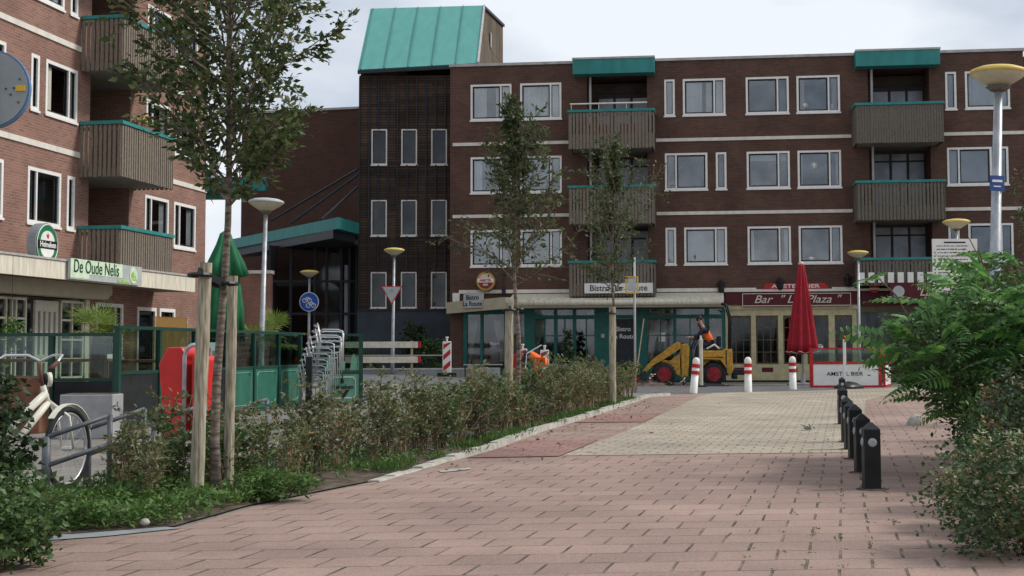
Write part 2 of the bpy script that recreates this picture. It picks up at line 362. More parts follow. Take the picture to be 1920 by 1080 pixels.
def text(name,s,size,mat,parent=None,loc=(0,0,0),bold=0,shear=0,ext=.004,rot=(R(90),0,0),sx=1,align='CENTER'):
    cu=bpy.data.curves.new(name,'FONT'); cu.body=s; cu.size=size; cu.extrude=ext; cu.offset=min(bold,.0028); cu.shear=shear; cu.align_x=align; cu.align_y='CENTER'
    o=bpy.data.objects.new(name,cu); COL.objects.link(o); dg=bpy.context.evaluated_depsgraph_get(); dg.update()
    me=bpy.data.meshes.new_from_object(o.evaluated_get(dg)); bpy.data.objects.remove(o); bpy.data.curves.remove(cu)
    me.materials.clear(); me.materials.append(MAT[mat]); me.name=name
    for v in me.vertices: v.co.x*=sx
    return link(name,me,parent,loc,None,0,rot)
def leaves(pts,size,ori=None,droop=.2,width=.5,rs=None,sizevar=.35,fold=.25):
    """leaf-shaped folded kites at pts; returns verts, faces"""
    rs=rs or np.random.RandomState(1); pts=np.asarray(pts,float); n=len(pts)
    d=rs.normal(size=(n,3)); d[:,2]=d[:,2]*.6-droop
    if ori is not None: d=d*.75+np.asarray(ori)*1.0
    d/=np.linalg.norm(d,axis=1)[:,None]+1e-9
    up=rs.normal(size=(n,3)); up[:,2]+=1.0
    s=np.cross(d,up); s/=np.linalg.norm(s,axis=1)[:,None]+1e-9
    nn=np.cross(s,d)
    L=size*(1+sizevar*rs.uniform(-1,1,size=(n,1))); W=L*width/2
    base=pts; tip=pts+d*L; mid=pts+d*L*.45
    a=mid+s*W+nn*W*fold; b=mid-s*W+nn*W*fold
    V=np.stack([base,a,tip,b],1).reshape(-1,3)
    i=np.arange(n)*4
    F=np.concatenate([np.stack([i,i+1,i+2],1),np.stack([i,i+2,i+3],1)])
    return V,F
def meshnp(name,V,F,mats,parent=None,midx=None,loc=None,label=None):
    me=bpy.data.meshes.new(name); me.from_pydata(V.tolist(),[],F.tolist() if hasattr(F,'tolist') else F)
    for k in ([mats] if isinstance(mats,str) else mats): me.materials.append(MAT[k])
    if midx is not None: me.polygons.foreach_set('material_index',midx)
    me.update(); return link(name,me,parent,loc,label)
def join_np(parts):
    Vs=[];Fs=[];n=0
    for V,F in parts: Vs.append(V);Fs.append(F+n); n+=len(V)
    return np.concatenate(Vs),np.concatenate(Fs)

# ------------------------------------------------------------------ ground
def sheet(name,poly,z,mat,cell=None,gfun=None):
    bm=bmesh.new(); vs=[bm.verts.new((p[0],p[1],0)) for p in poly]; bm.faces.new(vs)
    bmesh.ops.recalc_face_normals(bm,faces=bm.faces)
    if bm.faces[0].normal.z<0: bmesh.ops.reverse_faces(bm,faces=bm.faces)
    bmesh.ops.triangulate(bm,faces=bm.faces)
    if cell:
        for ax in (0,1):
            lo=min(v.co[ax] for v in bm.verts); hi=max(v.co[ax] for v in bm.verts); k=math.floor(lo/cell)+1
            while k*cell<hi:
                pl=[0,0,0]; pl[ax]=k*cell; nn=[0,0,0]; nn[ax]=1
                bmesh.ops.bisect_plane(bm,geom=bm.verts[:]+bm.edges[:]+bm.faces[:],plane_co=pl,plane_no=nn); k+=1
    for v in bm.verts: v.co.z=z+(gfun(v.co.x,v.co.y) if gfun else 0)
    me=bpy.data.meshes.new(name); bm.to_mesh(me); bm.free(); me.materials.append(MAT[mat])
    o=link(name,me); o['kind']='structure'; return o
# one sheet to the horizon, fine where the plaza rises
xs=[-900,-200,-60]+[x for x in range(-30,31,1)]+[60,200,900]; ys=[-300,-40,0]+[y for y in range(8,72,1)]+[100,300,2000]
V=np.array([(x,y,gz(x,y)) for y in ys for x in xs]); nx=len(xs)
F=np.array([(j*nx+i,j*nx+i+1,(j+1)*nx+i+1,(j+1)*nx+i) for j in range(len(ys)-1) for i in range(nx-1)])
g=meshnp('ground',V,F,'paving_plaza'); g['kind']='structure'
KERB=[(-3.6,7.4),(-2.94,9.0),(-2.38,9.4),(-2.13,10.64),(-1.44,12.53),(-.96,14.74),(-.61,16.01),(.09,20.09),(.95,24.27),(1.9,29.2),(2.87,34.33)]
sheet('road_asphalt',[(-9,39.3),(2.2,38.2),(5,37),(8.3,38.6),(11,41.5),(30,41.0),(30,44.6),(9,45.0),(-9,46.8)],.006,'asphalt',1,gz)
pk=[(-3.6,3)]+KERB+[(3.3,35.5),(4.6,37.3),(8.3,39.2),(11,42.2),(16,42.2),(16,3)]
sheet('road_paving',pk,.005,'paving_pink')
PL=[(.32,15.5),(.95,18.2),(1.75,22),(2.6,26.5),(3.4,30.6),(4.1,34.3),(4.9,37.4),(8.3,39.3),(11.2,42.2),(15,42.2),(15,40),(9.6,36.5),(7.6,31.5),(5.2,21.7),(4.1,17.0),(3.78,15.9),(2.0,15.72)]
sheet('road_pale_paving',PL,.010,'paving_pale')
def kx(y):
    for (x0,y0),(x1,y1) in zip(KERB,KERB[1:]):
        if y0<=y<=y1: return x0+(x1-x0)*(y-y0)/(y1-y0)
    return KERB[-1][0] if y>30 else KERB[0][0]
def px_(y):
    P=PL[:8]
    for (x0,y0),(x1,y1) in zip(P,P[1:]):
        if y0<=y<=y1: return x0+(x1-x0)*(y-y0)/(y1-y0)
    return P[0][0]
for i,(y0,y1) in enumerate([(15.2,18.0),(22.4,25.4)]):
    ya=max(y0,15.2); sheet('cycle_strip_red' ,[(kx(ya)+.1,ya),(kx((ya+y1)/2)+.1,(ya+y1)/2),(kx(y1)+.1,y1),(px_(y1)-.03,y1+.25),(px_((ya+y1)/2)-.03,(ya+y1)/2),(px_(max(ya,15.5))-.03,ya+.2)],.0145,'paving_red')
# planting bed: soil between the kerb and the cycle racks
def bedw(y): return 1.75 if y<13 else (1.75-(y-13)*.09 if y<22 else .95)
bed=[(x-.05,y) for x,y in KERB[1:]]; bed+=[(2.1,34.6)]+[(kx(y)-bedw(y),y) for y in (33,29,25,21,17,14,12.6,11.0,10)]+[(-4.8,9.9),(-5.2,9.0)]
sheet('planting_bed_soil',bed,.014,'soil')
# kerb: raised pale concrete beyond the ramp, flush before it
k=MB()
P=[(x,y) for x,y in KERB[4:]]; P=P+[(3.25,35.0),(3.55,35.6)]
dense=[]
for (x0,y0),(x1,y1) in zip(P,P[1:]):
    for t in np.linspace(0,1,6)[:-1]: dense.append((x0+(x1-x0)*t,y0+(y1-y0)*t))
for i in range(len(dense)-1):
    (x0,y0),(x1,y1)=dense[i],dense[i+1]; h=.02+.055*ss((y0-13)/3.5)+.008*math.sin(i*2.3)
    k.add([(x0-.055,y0,0),(x0+.055,y0,0),(x0+.045,y0,h),(x0-.055,y0,h),(x1-.055,y1-.006,0),(x1+.055,y1-.006,0),(x1+.045,y1-.006,h),(x1-.055,y1-.006,h)],[(0,1,2,3),(4,7,6,5),(0,3,7,4),(3,2,6,7),(2,1,5,6)])
k.build('kerb','kerb_concrete')['kind']='structure'
sheet('pavement_slabs',[(-3.75,8.3),(-2.75,8.9),(-2.35,9.3),(-2.6,9.42),(-5.0,9.0),(-5.0,8.2)],.012,'slab_grey')
sheet('road_marking_patch',[tuple(G(822,884)[:2]),tuple(G(880,879)[:2]),tuple(G(884,882)[:2]),tuple(G(826,888)[:2])],.013,'kerb_concrete')
k=MB(); a0=G(790,823); a1=G(985,819); k.beam((a0.x,a0.y,.05),(a1.x,a1.y,.05),.14,.06)
k.build('metal_edge_strip','galvanised'); tag(bpy.data.objects['metal_edge_strip'],'dull metal channel lying across the planting bed beside the kerb','metal edging')

# ------------------------------------------------------------------ building frames: local x along the wall, y into the building, z up
AM=.125544; Y0=50.929; BL=.175442; XL,YL=-12.0789,32.758
MW=Matrix.Translation((0,Y0,0))@Matrix.Rotation(-AM,4,'Z')
LW=Matrix.Translation((XL,YL,0))@Matrix.Rotation(math.pi/2-BL,4,'Z')
def ML(x,y,z): return MW@Vector((x,y,z))
def LL(x,y,z): return LW@Vector((x,y,z))
RZM=-AM; RZL=math.pi/2-BL
def wall(x0,x1,z0,z1,ops,depth=.14,y=0,m=None):
    """front skin with openings (x0,x1,z0,z1[,depth]) and their reveals"""
    mb=m or MB(); X=sorted({x0,x1}|{o[0] for o in ops}|{o[1] for o in ops}); Z=sorted({z0,z1}|{o[2] for o in ops}|{o[3] for o in ops})
    X=[v for v in X if x0<=v<=x1]; Z=[v for v in Z if z0<=v<=z1]
    for a,b in zip(X,X[1:]):
        for c,d in zip(Z,Z[1:]):
            mx_,mz=(a+b)/2,(c+d)/2
            if any(o[0]<mx_<o[1] and o[2]<mz<o[3] for o in ops): continue
            mb.face([(a,y,c),(b,y,c),(b,y,d),(a,y,d)])
    for o in ops:
        a,b,c,d=o[:4]; e=y+(o[4] if len(o)>4 else depth)
        mb.face([(a,y,c),(a,y,d),(a,e,d),(a,e,c)]); mb.face([(b,y,d),(b,y,c),(b,e,c),(b,e,d)])
        mb.face([(a,y,d),(b,y,d),(b,e,d),(a,e,d)]); mb.face([(b,y,c),(a,y,c),(a,e,c),(b,e,c)])
    return mb
def window(parent,x,z,w,h,split='R',curtain=None,nw=.30,frame='white_paint',gl='window_glass',fw=.075,open_=False,y=0):
    """white frame with one wide light in a dark sash and one narrow light"""
    f=MB(); e0,e1=y-.018,y+.10
    f.box(x,x+w,e0,e1,z,z+fw); f.box(x,x+w,e0,e1,z+h-fw,z+h); f.box(x,x+fw,e0,e1,z+fw,z+h-fw); f.box(x+w-fw,x+w,e0,e1,z+fw,z+h-fw)
    f.box(x-.03,x+w+.03,y-.045,y-.02,z-.045,z+.012)
    lights=[]; i0,i1,j0,j1=x+fw,x+w-fw,z+fw,z+h-fw
    if split=='R': f.box(i1-nw-.06,i1-nw,e0+.004,e1,j0,j1); lights=[(i0,i1-nw-.06,1),(i1-nw,i1,0)]
    elif split=='L': f.box(i0+nw,i0+nw+.06,e0+.004,e1,j0,j1); lights=[(i0+nw+.06,i1,1),(i0,i0+nw,0)]
    else: lights=[(i0,i1,0)]
    o=f.build('window',frame,parent)
    sm=MB()
    for a,b,s in lights:
        t=.05 if s else .022
        sm.box(a,b,y+.03,y+.08,j1-t,j1); sm.box(a,b,y+.03,y+.08,j0,j0+t); sm.box(a,a+t,y+.03,y+.08,j0+t,j1-t); sm.box(b-t,b,y+.03,y+.08,j0+t,j1-t)
    sm.build('sash','sash_dark',o)
    p=MB()
    for a,b,s in lights:
        if open_ and s: continue
        p.box(a+.01,b-.01,y+.055,y+.06,j0+.01,j1-.01)
    p.build('pane',gl,o)
    if curtain:
        kind,cov=curtain; c=MB()
        if kind=='blind': c.box(i0,i1,y+.082,y+.09,j0+(1-cov)*(j1-j0),j1); c.build('blind','blind_pale',o)
        else:
            spans=[(i0,i1)] if cov>=1 else [(i0,i0+(i1-i0)*cov/2),(i1-(i1-i0)*cov/2,i1)]
            for a,b in spans:
                n=max(6,int((b-a)/.035)); ph=rnd.random()*6
                for q in range(n):
                    u0=a+(b-a)*q/n; u1=a+(b-a)*(q+1)/n
                    w0=y+.105+.016*math.sin(q*1.9+ph)+.006*math.sin(q*.7); w1=y+.105+.016*math.sin((q+1)*1.9+ph)+.006*math.sin((q+1)*.7)
                    c.face([(u0,w0,j0),(u1,w1,j0),(u1,w1,j1),(u0,w0,j1)])
            c.build('curtain','curtain_pale' if kind=='pale' else 'curtain_cream',o)
    return o
def balcony(parent,x0,x1,out,ztop,zbot,mat,seed,solid_low=.35,back=.0,capmat='turquoise',label=None,cap=.09,front_only_solid=False,gapw=.035):
    r=random.Random(seed)
    s=MB(); s.box(x0+.06,x1-.06,-out+.05,1.35,zbot-.02,zbot+.16)
    for x in (x0+.05,x1-.13,(x0+x1)/2-.04): s.box(x,x+.08,-out+.06,-out+.13,zbot+.16,ztop-.02)
    b=s.build('balcony','balcony_soffit',parent,label=label)
    rl=MB(); H=ztop-zbot
    def boards(fn,L):
        u=0
        while u<L-.02:
            wd=.085+r.uniform(-.008,.008); z1=zbot-.05+r.uniform(-.006,.006); dd=r.uniform(0,.008)
            fn(u,min(u+wd,L),z1,ztop-.01,dd); u+=wd+(gapw if not front_only_solid else .012)
    boards(lambda a,c,z0,z1,dd: rl.box(x0+a,x0+c,-out-.03-dd,-out,z0,z1),x1-x0)
    boards(lambda a,c,z0,z1,dd: rl.box(x0-.03-dd,x0,-out+a,-out+c,z0,z1),out)
    boards(lambda a,c,z0,z1,dd: rl.box(x1,x1+.03+dd,-out+a,-out+c,z0,z1),out)
    rl.box(x0+.004,x1-.004,-out+.003,-out+.028,zbot+.0,zbot+solid_low*H); rl.box(x0+.01,x1-.01,-out+.003,-out+.028,ztop-.16,ztop-.06)
    rl.box(x0+.003,x0+.028,-out+.03,0,zbot,zbot+solid_low*H); rl.box(x1-.028,x1-.003,-out+.03,0,zbot,zbot+solid_low*H)
    rl.box(x0+.003,x0+.028,-out+.03,0,ztop-.16,ztop-.06); rl.box(x1-.028,x1-.003,-out+.03,0,ztop-.16,ztop-.06)
    rl.build('railing',mat,b)
    h=MB(); e=.07
    h.box(x0-e,x1+e,-out-e,-out+.10,ztop,ztop+cap); h.box(x0-e,x0+.10,-out+.102,-.02,ztop,ztop+cap); h.box(x1-.10,x1+e,-out+.102,-.02,ztop,ztop+cap)
    h.build('handrail_cap',capmat,b)
    return b
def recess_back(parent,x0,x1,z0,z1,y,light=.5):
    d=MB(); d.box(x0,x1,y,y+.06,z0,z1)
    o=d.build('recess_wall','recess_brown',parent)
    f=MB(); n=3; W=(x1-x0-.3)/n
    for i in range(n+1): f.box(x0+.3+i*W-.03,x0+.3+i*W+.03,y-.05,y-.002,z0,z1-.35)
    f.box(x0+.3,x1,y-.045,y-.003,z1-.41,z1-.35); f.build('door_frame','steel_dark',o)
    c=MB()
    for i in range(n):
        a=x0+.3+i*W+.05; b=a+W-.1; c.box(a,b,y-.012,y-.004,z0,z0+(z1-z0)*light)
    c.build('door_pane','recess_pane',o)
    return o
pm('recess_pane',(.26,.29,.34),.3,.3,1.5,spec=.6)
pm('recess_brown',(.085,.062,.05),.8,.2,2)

# ================================================================== apartment block across the square
mb_t=thing('apartment_building','long brown brick apartment block across the square with turquoise-capped wooden balconies and shops below','building',(0,Y0,0),RZM)
W,HH,NW=1.5525,1.364,.383; ROWZ=[4.28,7.03,9.78]
wins=[]
for r_ in range(3):
    z=ROWZ[r_]
    wins+=[(-2.32,z,W,'R'),(-.44,z,W,'R'),(7.918,z,W,'R'),(9.75,z,W,'R')]
    if r_==1: wins+=[(4.94,z,W,'L'),(6.80,z,NW,None),(15.04,z,W,'L'),(16.78,z,NW,None)]
    else: wins+=[(4.94,z,NW,None),(5.62,z,W,'R'),(15.03,z,NW,None),(15.72,z,W,'R')]
BALC=[(1.52,4.55),(11.75,14.72)]
ops=[(x,x+w,z,z+HH) for x,z,w,s in wins]
for a,b in BALC: ops+=[(a+.55,b-.25,3.5,11.35,1.4)]
wl=wall(-3.1,17.76,3.02,11.84,ops,.14)
wl.face([(-3.1,0,0),(-3.1,0,11.84),(-3.1,12,11.84),(-3.1,12,0)]); wl.face([(17.76,0,0),(17.76,12,0),(17.76,12,11.84),(17.76,0,11.84)])
wl.face([(-3.1,12,0),(-3.1,12,11.84),(17.76,12,11.84),(17.76,12,0)]); wl.face([(-3.1,0,11.84),(17.76,0,11.84),(17.76,12,11.84),(-3.1,12,11.84)])
wl.box(-3.1,-2.62,.0,.25,0,3.02)
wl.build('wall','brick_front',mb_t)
# continuing block at the right beyond the corner
m=MB(); m.box(17.78,30,.35,12,0,11.7); m.build('wall','brick_front',mb_t,label='set-back brick wing at the far right end')
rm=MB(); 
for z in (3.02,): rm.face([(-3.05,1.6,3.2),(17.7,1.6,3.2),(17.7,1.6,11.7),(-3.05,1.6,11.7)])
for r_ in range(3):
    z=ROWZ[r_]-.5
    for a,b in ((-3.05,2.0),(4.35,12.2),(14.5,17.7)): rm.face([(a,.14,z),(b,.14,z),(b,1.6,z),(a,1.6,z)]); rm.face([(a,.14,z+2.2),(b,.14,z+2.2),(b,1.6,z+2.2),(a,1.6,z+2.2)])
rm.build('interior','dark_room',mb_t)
c=MB(); c.box(-3.14,17.8,-.06,.4,11.84,11.94); c.build('roof_coping','coping_grey',mb_t)
for i,(a,b) in enumerate(BALC):
    f=MB(); f.box(a+.08,b+.05,-.62,.0,11.32,11.86); f.build('roof_fascia','turquoise',mb_t)
    f=MB(); f.box(a+.06,b+.07,-.65,.02,11.86,11.93); f.build('fascia_trim','coping_grey',mb_t)
xb=[(-3.0,1.45),(4.62,11.68),(14.8,17.76)]
for z0,z1 in ((8.83,8.95),(6.11,6.23)):
    for a,b in xb: f=MB(); f.box(a,b,-.035,.0,z0,z1); f.build('band','white_band',mb_t)
for u0,u1 in ((-2.75,1.50),(4.6,8.2),(10.9,11.7)): f=MB(); f.box(u0,u1,-.10,.0,3.28,3.41); f.build('gutter','white_band',mb_t)
cur={0:[('blind',.95),('blind',.95),('pale',.22),None,('blind',1),('blind',.95),None,None],
     1:[('pale',.5),('blind',.6),('blind',.22),('pale',.15),None,None,('blind',1),('blind',1)],
     2:[('pale',.75),('pale',1),None,('cream',.3),('blind',1),('pale',.9),('blind',1),('pale',1)]}
for i,(x,z,w_,s) in enumerate(wins):
    r_=i//8; window(mb_t,x,z,w_,HH,s,cur[r_][i%8])
for i,(a,b) in enumerate(BALC):
    for r_,(zt,zb) in enumerate([(4.30,3.46 if i else 3.14),(7.03,5.76),(9.80,8.50)]):
        mat='wood_weathered' if (i,r_) in ((0,0),(0,1),(0,2)) else 'wood_weathered_dark'
        balcony(mb_t,a,b,1.15,zt,zb,mat,10*i+r_,solid_low=.38,front_only_solid=(i==1 and r_==2),gapw=.04)
        top=[5.74,8.48,11.30][r_]
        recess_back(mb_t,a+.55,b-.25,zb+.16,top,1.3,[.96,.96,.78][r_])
        p=MB(); p.tube([(a+.68,-.05,zb+.2),(a+.68,-.05,top)],.045,8); p.build('drainpipe','pipe_grey',mb_t)
f=MB(); 
for k in range(14): 
    if k%5==0: f.tube([(1.6+.2*k,-1.2,9.9),(1.6+.2*k,-1.2,10.08)],.014,6)
f.tube([(1.55,-1.2,10.10),(4.35,-1.2,10.10)],.03,6); f.build('metal_rail','white_band',mb_t)
f=MB(); f.box(2.0,3.0,-1.13,-1.11,8.8,9.35); f.box(3.3,3.9,-1.13,-1.11,8.8,9.35)
f.build('balcony_screen','brown_red',mb_t)
for x,z,w2,h2 in ((10.05,10.0,.28,.16),(11.02,9.87,.20,.24),(10.35,7.75,.25,.22),(6.0,4.40,.22,.30),(8.3,7.13,.18,.25),(10.2,4.38,.3,.14),(5.2,7.13,.15,.3)):
    f=MB(); f.lathe([(w2*.35,0),(w2*.5,h2*.6),(w2*.3,h2),(.01,h2)],9,(x,.16,z),wob=lambda a,zz:1+.2*math.sin(3*a)); f.build('sill_ornament','sign_white' if x>9 else 'leaf_bush',mb_t)
# white square posters along the lowest right balcony
for k in range(9):
    f=MB(); x=11.72+k*.335; f.box(x,x+.205,-1.26,-1.20,3.50,3.86); f.build('square_panel','sign_white',mb_t)
# ---- bistro front
sf=MB(); T=.11
ZB,ZT=.05,2.72
for a,b in ((-2.6,-2.45),(-1.95,-1.85),(-1.05,-.95),(-.30,.09),(.80,.92),(1.50,1.62),(2.30,2.98),(3.74,4.25),(5.18,5.30),(6.32,6.50),(6.95,7.06)):
    sf.box(a,b,-.03,T,ZB,ZT)
for z0,z1 in ((2.31,2.45),(2.66,2.74)): sf.box(-.30,7.06,-.024,T-.01,z0,z1)
sf.box(-2.6,-.3,-.024,T-.01,2.5,2.72)
sf.box(-.30,2.35,-.024,T-.01,ZB,.6); sf.box(4.2,7.06,-.024,T-.01,ZB,.55); sf.box(-2.5,-.9,-.024,T-.01,ZB,.5)
for x in (.45,1.20,2.0,4.72,5.80): sf.box(x-.02,x+.02,0,.06,.6,2.31)
for a,b in ((.09,.8),(.92,1.5),(1.62,2.3),(4.25,5.18),(5.30,6.32)): sf.box(a,b,.004,.055,1.68,1.72)
fr=sf.build('shopfront','teal_paint',mb_t,label='dark green painted bistro front')
p=MB(); p.box(-2.5,7.0,.07,.08,.5,2.66); p.build('pane','shop_glass',fr)
def drape(par,a,b,z0,z1,side,y=.22):
    c=MB(); n=10
    for q in range(n):
        def pt(t,z):
            k=1-.55*ss((z1-z)/(z1-z0)*1.3); u=(a+(b-a)*t*k) if side=='L' else (b-(b-a)*t*k); return (u,y+.02*math.sin(t*18),z)
        zz=np.linspace(z0,z1,7)
        for i in range(6): c.face([pt(q/n,zz[i]),pt((q+1)/n,zz[i]),pt((q+1)/n,zz[i+1]),pt(q/n,zz[i+1])])
    c.build('curtain','curtain_cream',par)
for a,b,sd in ((-.0,.45,'L'),(1.75,2.3,'R'),(4.25,4.72,'L'),(6.45,6.95,'R'),(-2.4,-2.1,'L'),(-1.5,-1.05,'R')): drape(fr,a,b,.75,2.28,sd)
f=MB(); 
for a,b in ((.15,.4),(2.0,2.45),(4.3,4.75),(6.5,6.9)): f.box(a,b,.15,.16,2.47,2.6)
f.build('valance','curtain_cream',fr)
f=MB(); f.box(4.66,4.89,.05,.066,1.47,1.80); f.build('menu_paper','sign_white',fr)
f=MB(); f.box(2.98,3.74,.02,.10,.08,2.30); f.build('door','steel_dark',fr,label='dark glass door with white bistro lettering')
text('lettering','Bistro',.23,'sign_white',fr,(3.36,.012,1.93),.006,0); text('lettering','La Route',.23,'sign_white',fr,(3.36,.012,1.66),.006,0)
text('lettering','Bistro',.15,'sign_white',fr,(-1.42,.05,1.42),.004,0)
f=MB(); f.box(2.55,2.68,-.05,-.03,1.62,1.76); f.build('notice','sign_grey',fr)
# interior behind both shops
rm=MB(); rm.face([(-3.05,2.4,0),(17.7,2.4,0),(17.7,2.4,3.2),(-3.05,2.4,3.2)]); rm.face([(-3.05,.1,3.0),(17.7,.1,3.0),(17.7,2.4,3.0),(-3.05,2.4,3.0)]); rm.face([(7.06,.1,0),(7.06,2.4,0),(7.06,2.4,3),(7.06,.1,3)])
rm.build('shop_interior','warm_room',mb_t)
# awning box over the bistro: sloping roof, cassette, under lip
aw=MB(); aw.prism([(-.70,-.02,3.26),(-.70,-1.20,3.03),(-.70,-1.20,2.98),(-.70,-.02,2.98)],(7.72,0,0)); ao=aw.build('awning_roof','cream_fascia',mb_t)
aw=MB(); aw.tube([(-.70,-1.22,2.87),(7.02,-1.22,2.87)],.115,12); aw.build('awning_cassette','cream_fascia',ao,smooth=True)
aw=MB(); aw.box(-.70,7.02,-1.20,-.1,2.70,2.76); aw.build('awning_valance','fascia_beige',ao)
# angled fascia at the bistro's left corner
c1,c2=Vector((-.80,-1.45,3.08)),Vector((-3.15,-.12,2.95))
aw=MB(); d=(c2-c1); nrm=Vector((d.y,-d.x,0)).normalized()*-.10
aw.add([c1,c2,c2-Vector((0,0,.42)),c1-Vector((0,0,.42)),c1+nrm,c2+nrm,c2+nrm-Vector((0,0,.42)),c1+nrm-Vector((0,0,.42))],[(0,1,2,3),(7,6,5,4),(0,4,5,1),(3,2,6,7),(1,5,6,2),(0,3,7,4)])
aw.prism([(-.80,-1.42,2.70),(-3.1,-.15,2.57),(-3.1,0,2.57),(-.8,0,2.70)],(0,0,.08))
aw.build('corner_fascia','fascia_beige',mb_t)
aw=MB(); aw.box(-.82,-.70,-1.36,-.02,2.66,3.08); aw.build('awning_end','cream_fascia',mb_t)
aw=MB(); aw.box(-2.98,-2.72,-.14,-.01,2.98,3.30); aw.build('meter_box','sign_white',mb_t)
# ---- bar front
sf=MB()
posts=[(7.08,7.18),(8.00,8.17),(8.97,9.15),(9.83,10.0),(10.76,10.98),(11.60,11.76)]
for a,b in posts: sf.box(a,b,-.03,.10,.06,2.45)
sf.box(7.08,11.76,-.024,.10,2.40,2.80); sf.box(7.05,11.80,-.07,-.028,2.62,2.76); sf.box(7.08,11.76,-.024,.09,.06,.64)
pf=sf.build('shopfront','cream_paint',mb_t,label='cream painted bar front with arched glazed doors')
g_=MB(); g_.box(7.1,11.7,.06,.066,.64,2.40); g_.build('pane','dark_glass',pf)
mu=MB(); 
for (a,b),(c_,d_) in zip(posts,posts[1:]):
    l,r2=b,c_; 
    for t in (1/3,2/3): x=l+(r2-l)*t; mu.box(x-.012,x+.012,.035,.055,.66,2.36)
    for t in (.25,.5,.75): z=.64+1.76*t; mu.box(l,r2,.034,.054,z-.012,z+.012)
    mu.box(l,l+.05,.03,.056,.64,2.40); mu.box(r2-.05,r2,.03,.056,.64,2.40); mu.box(l+.05,r2-.05,.03,.056,.64,.69)
    n=8; xc=(l+r2)/2; hw=(r2-l)/2
    for i in range(n):
        u0=-1+2*i/n; u1=-1+2*(i+1)/n; f0=.22*(1-math.sqrt(max(0,1-u0*u0*.9))); f1=.22*(1-math.sqrt(max(0,1-u1*u1*.9)))
        mu.prism([(xc+u0*hw,.028,2.40),(xc+u1*hw,.028,2.40),(xc+u1*hw,.028,2.34-f1),(xc+u0*hw,.028,2.34-f0)],(0,.028,0))
mu.build('glazing_bars','bronze_frame',pf)
rp=MB()
for (a,b),(c_,d_) in zip(posts,posts[1:]):
    l,r2=b,c_; rp.box(l+.2,r2-.2,-.035,-.02,.36,.52)
rp.build('kick_panel','maroon',pf)
f=MB(); f.lathe([(.115,0),(.115,.006)],20,(10.45,.02,1.25),axis='y'); f.build('ball_sticker','sign_white',pf)
f=MB()
for k in range(6):
    t=k*math.pi/3; r_=.07 if k else 0
    f.lathe([(.026,0),(.026,.004)],5,(10.45+.075*math.cos(t)*(k>0),.014,1.25+.075*math.sin(t)*(k>0)),axis='y')
f.build('ball_patches','sign_black',pf)
# red fascia boards above the bar, right to the corner
f=MB(); f.box(7.08,11.9,-.12,-.03,2.80,3.24); f.box(11.92,17.76,-.16,-.03,2.74,3.22); f.build('fascia_board','maroon',mb_t)
f=MB(); f.box(7.05,17.76,-.18,-.03,3.26,3.35); f.build('fascia_ledge','white_band',mb_t)
# dark terrace front right of the bar
sf=MB()
for x in (11.8,12.9,14.0,15.1,16.2,17.5): sf.box(x,x+.12,-.02,.10,.06,2.74)
sf.box(11.8,17.7,-.014,.09,1.0,1.08); sf.box(11.8,17.7,-.014,.09,2.5,2.74); sf.box(11.8,17.7,-.014,.09,.05,.3)
sfo=sf.build('shopfront','bronze_frame',mb_t,label='dark glazed terrace front right of the bar'); g_=MB(); g_.box(11.8,17.7,.05,.056,.3,2.5); g_.build('pane','dark_glass',sfo)

# signs on the block
def sign_box(name,label,cat,loc,rz,w_,h_,d_,mat,group=None):
    t=thing(name,label,cat,loc,rz,group); b=MB(); b.box(-w_/2,w_/2,0,d_,-h_/2,h_/2); b.build('sign_panel',mat,t,bevel=.008); return t
t=sign_box('shop_sign','white bistro name board with black letters hung on the lowest balcony','sign',ML(3.28,-1.32,3.38),RZM,2.45,.36,.06,'sign_white')
text('lettering','Bistro  La  Route',.30,'sign_black',t,(0,-.004,.0),.008)
cc=(ML(-.80,-1.45,0)+ML(-3.15,-.12,0))/2; dd=(ML(-.80,-1.45,0)-ML(-3.15,-.12,0)); rzc=math.atan2(dd.y,dd.x)
pp=ML(-2.10,-.90,2.98)
t=sign_box('shop_sign','small grey box sign with two lines of black letters on the angled bistro fascia','sign',pp,rzc,.86,.52,.14,'sign_grey')
text('lettering','Bistro',.25,'sign_black',t,(0,-.004,.115),.008); text('lettering','La Route',.25,'sign_black',t,(0,-.004,-.115),.008)
t=thing('beer_sign','round gold and red illuminated beer sign on the brick above the bistro','sign',ML(-1.70,-.32,3.72),RZM)
b=MB(); b.lathe([(.37,0),(.37,.22)],32,axis='y'); b.build('sign_body','bronze_frame',t)
b=MB(); b.lathe([(.345,0),(.345,.012)],32,(0,-.014,0),axis='y'); b.build('sign_face','gold',t)
b=MB(); b.lathe([(.27,0),(.27,.006)],28,(0,-.022,0),axis='y'); b.build('sign_disc','letter_cream',t)
b=MB(); n=14; b.prism([(.27*math.cos(math.pi+math.pi*i/n),-.03,.27*math.sin(math.pi+math.pi*i/n)-.0) for i in range(n+1)],(0,.006,0)); b.build('sign_red_half','brown_red',t)
b=MB(); b.box(-.30,.30,-.04,-.032,-.045,.10); b.build('sign_band','sign_white',t)
text('lettering','AMSTEL',.13,'red_paint',t,(0,-.046,.03),.003); text('lettering','BIER',.10,'sign_white',t,(0,-.034,-.13),.002)
t=thing('wall_bracket','thin hanging chain and bracket under the first floor window beside the beer sign','bracket',ML(-1.05,-.12,3.35),RZM)
b=MB(); b.tube([(0,0,-.05),(0,0,.75)],.014,6); b.box(-.07,.07,-.04,.04,-.1,.16); b.box(-.03,.03,-.02,.12,.6,.66); b.build('bracket','steel_dark',t)
t=sign_box('shop_sign','maroon bar name board with white script letters behind the red parasol','sign',ML(9.62,-.20,2.97),RZM,3.86,.46,.07,'maroon')
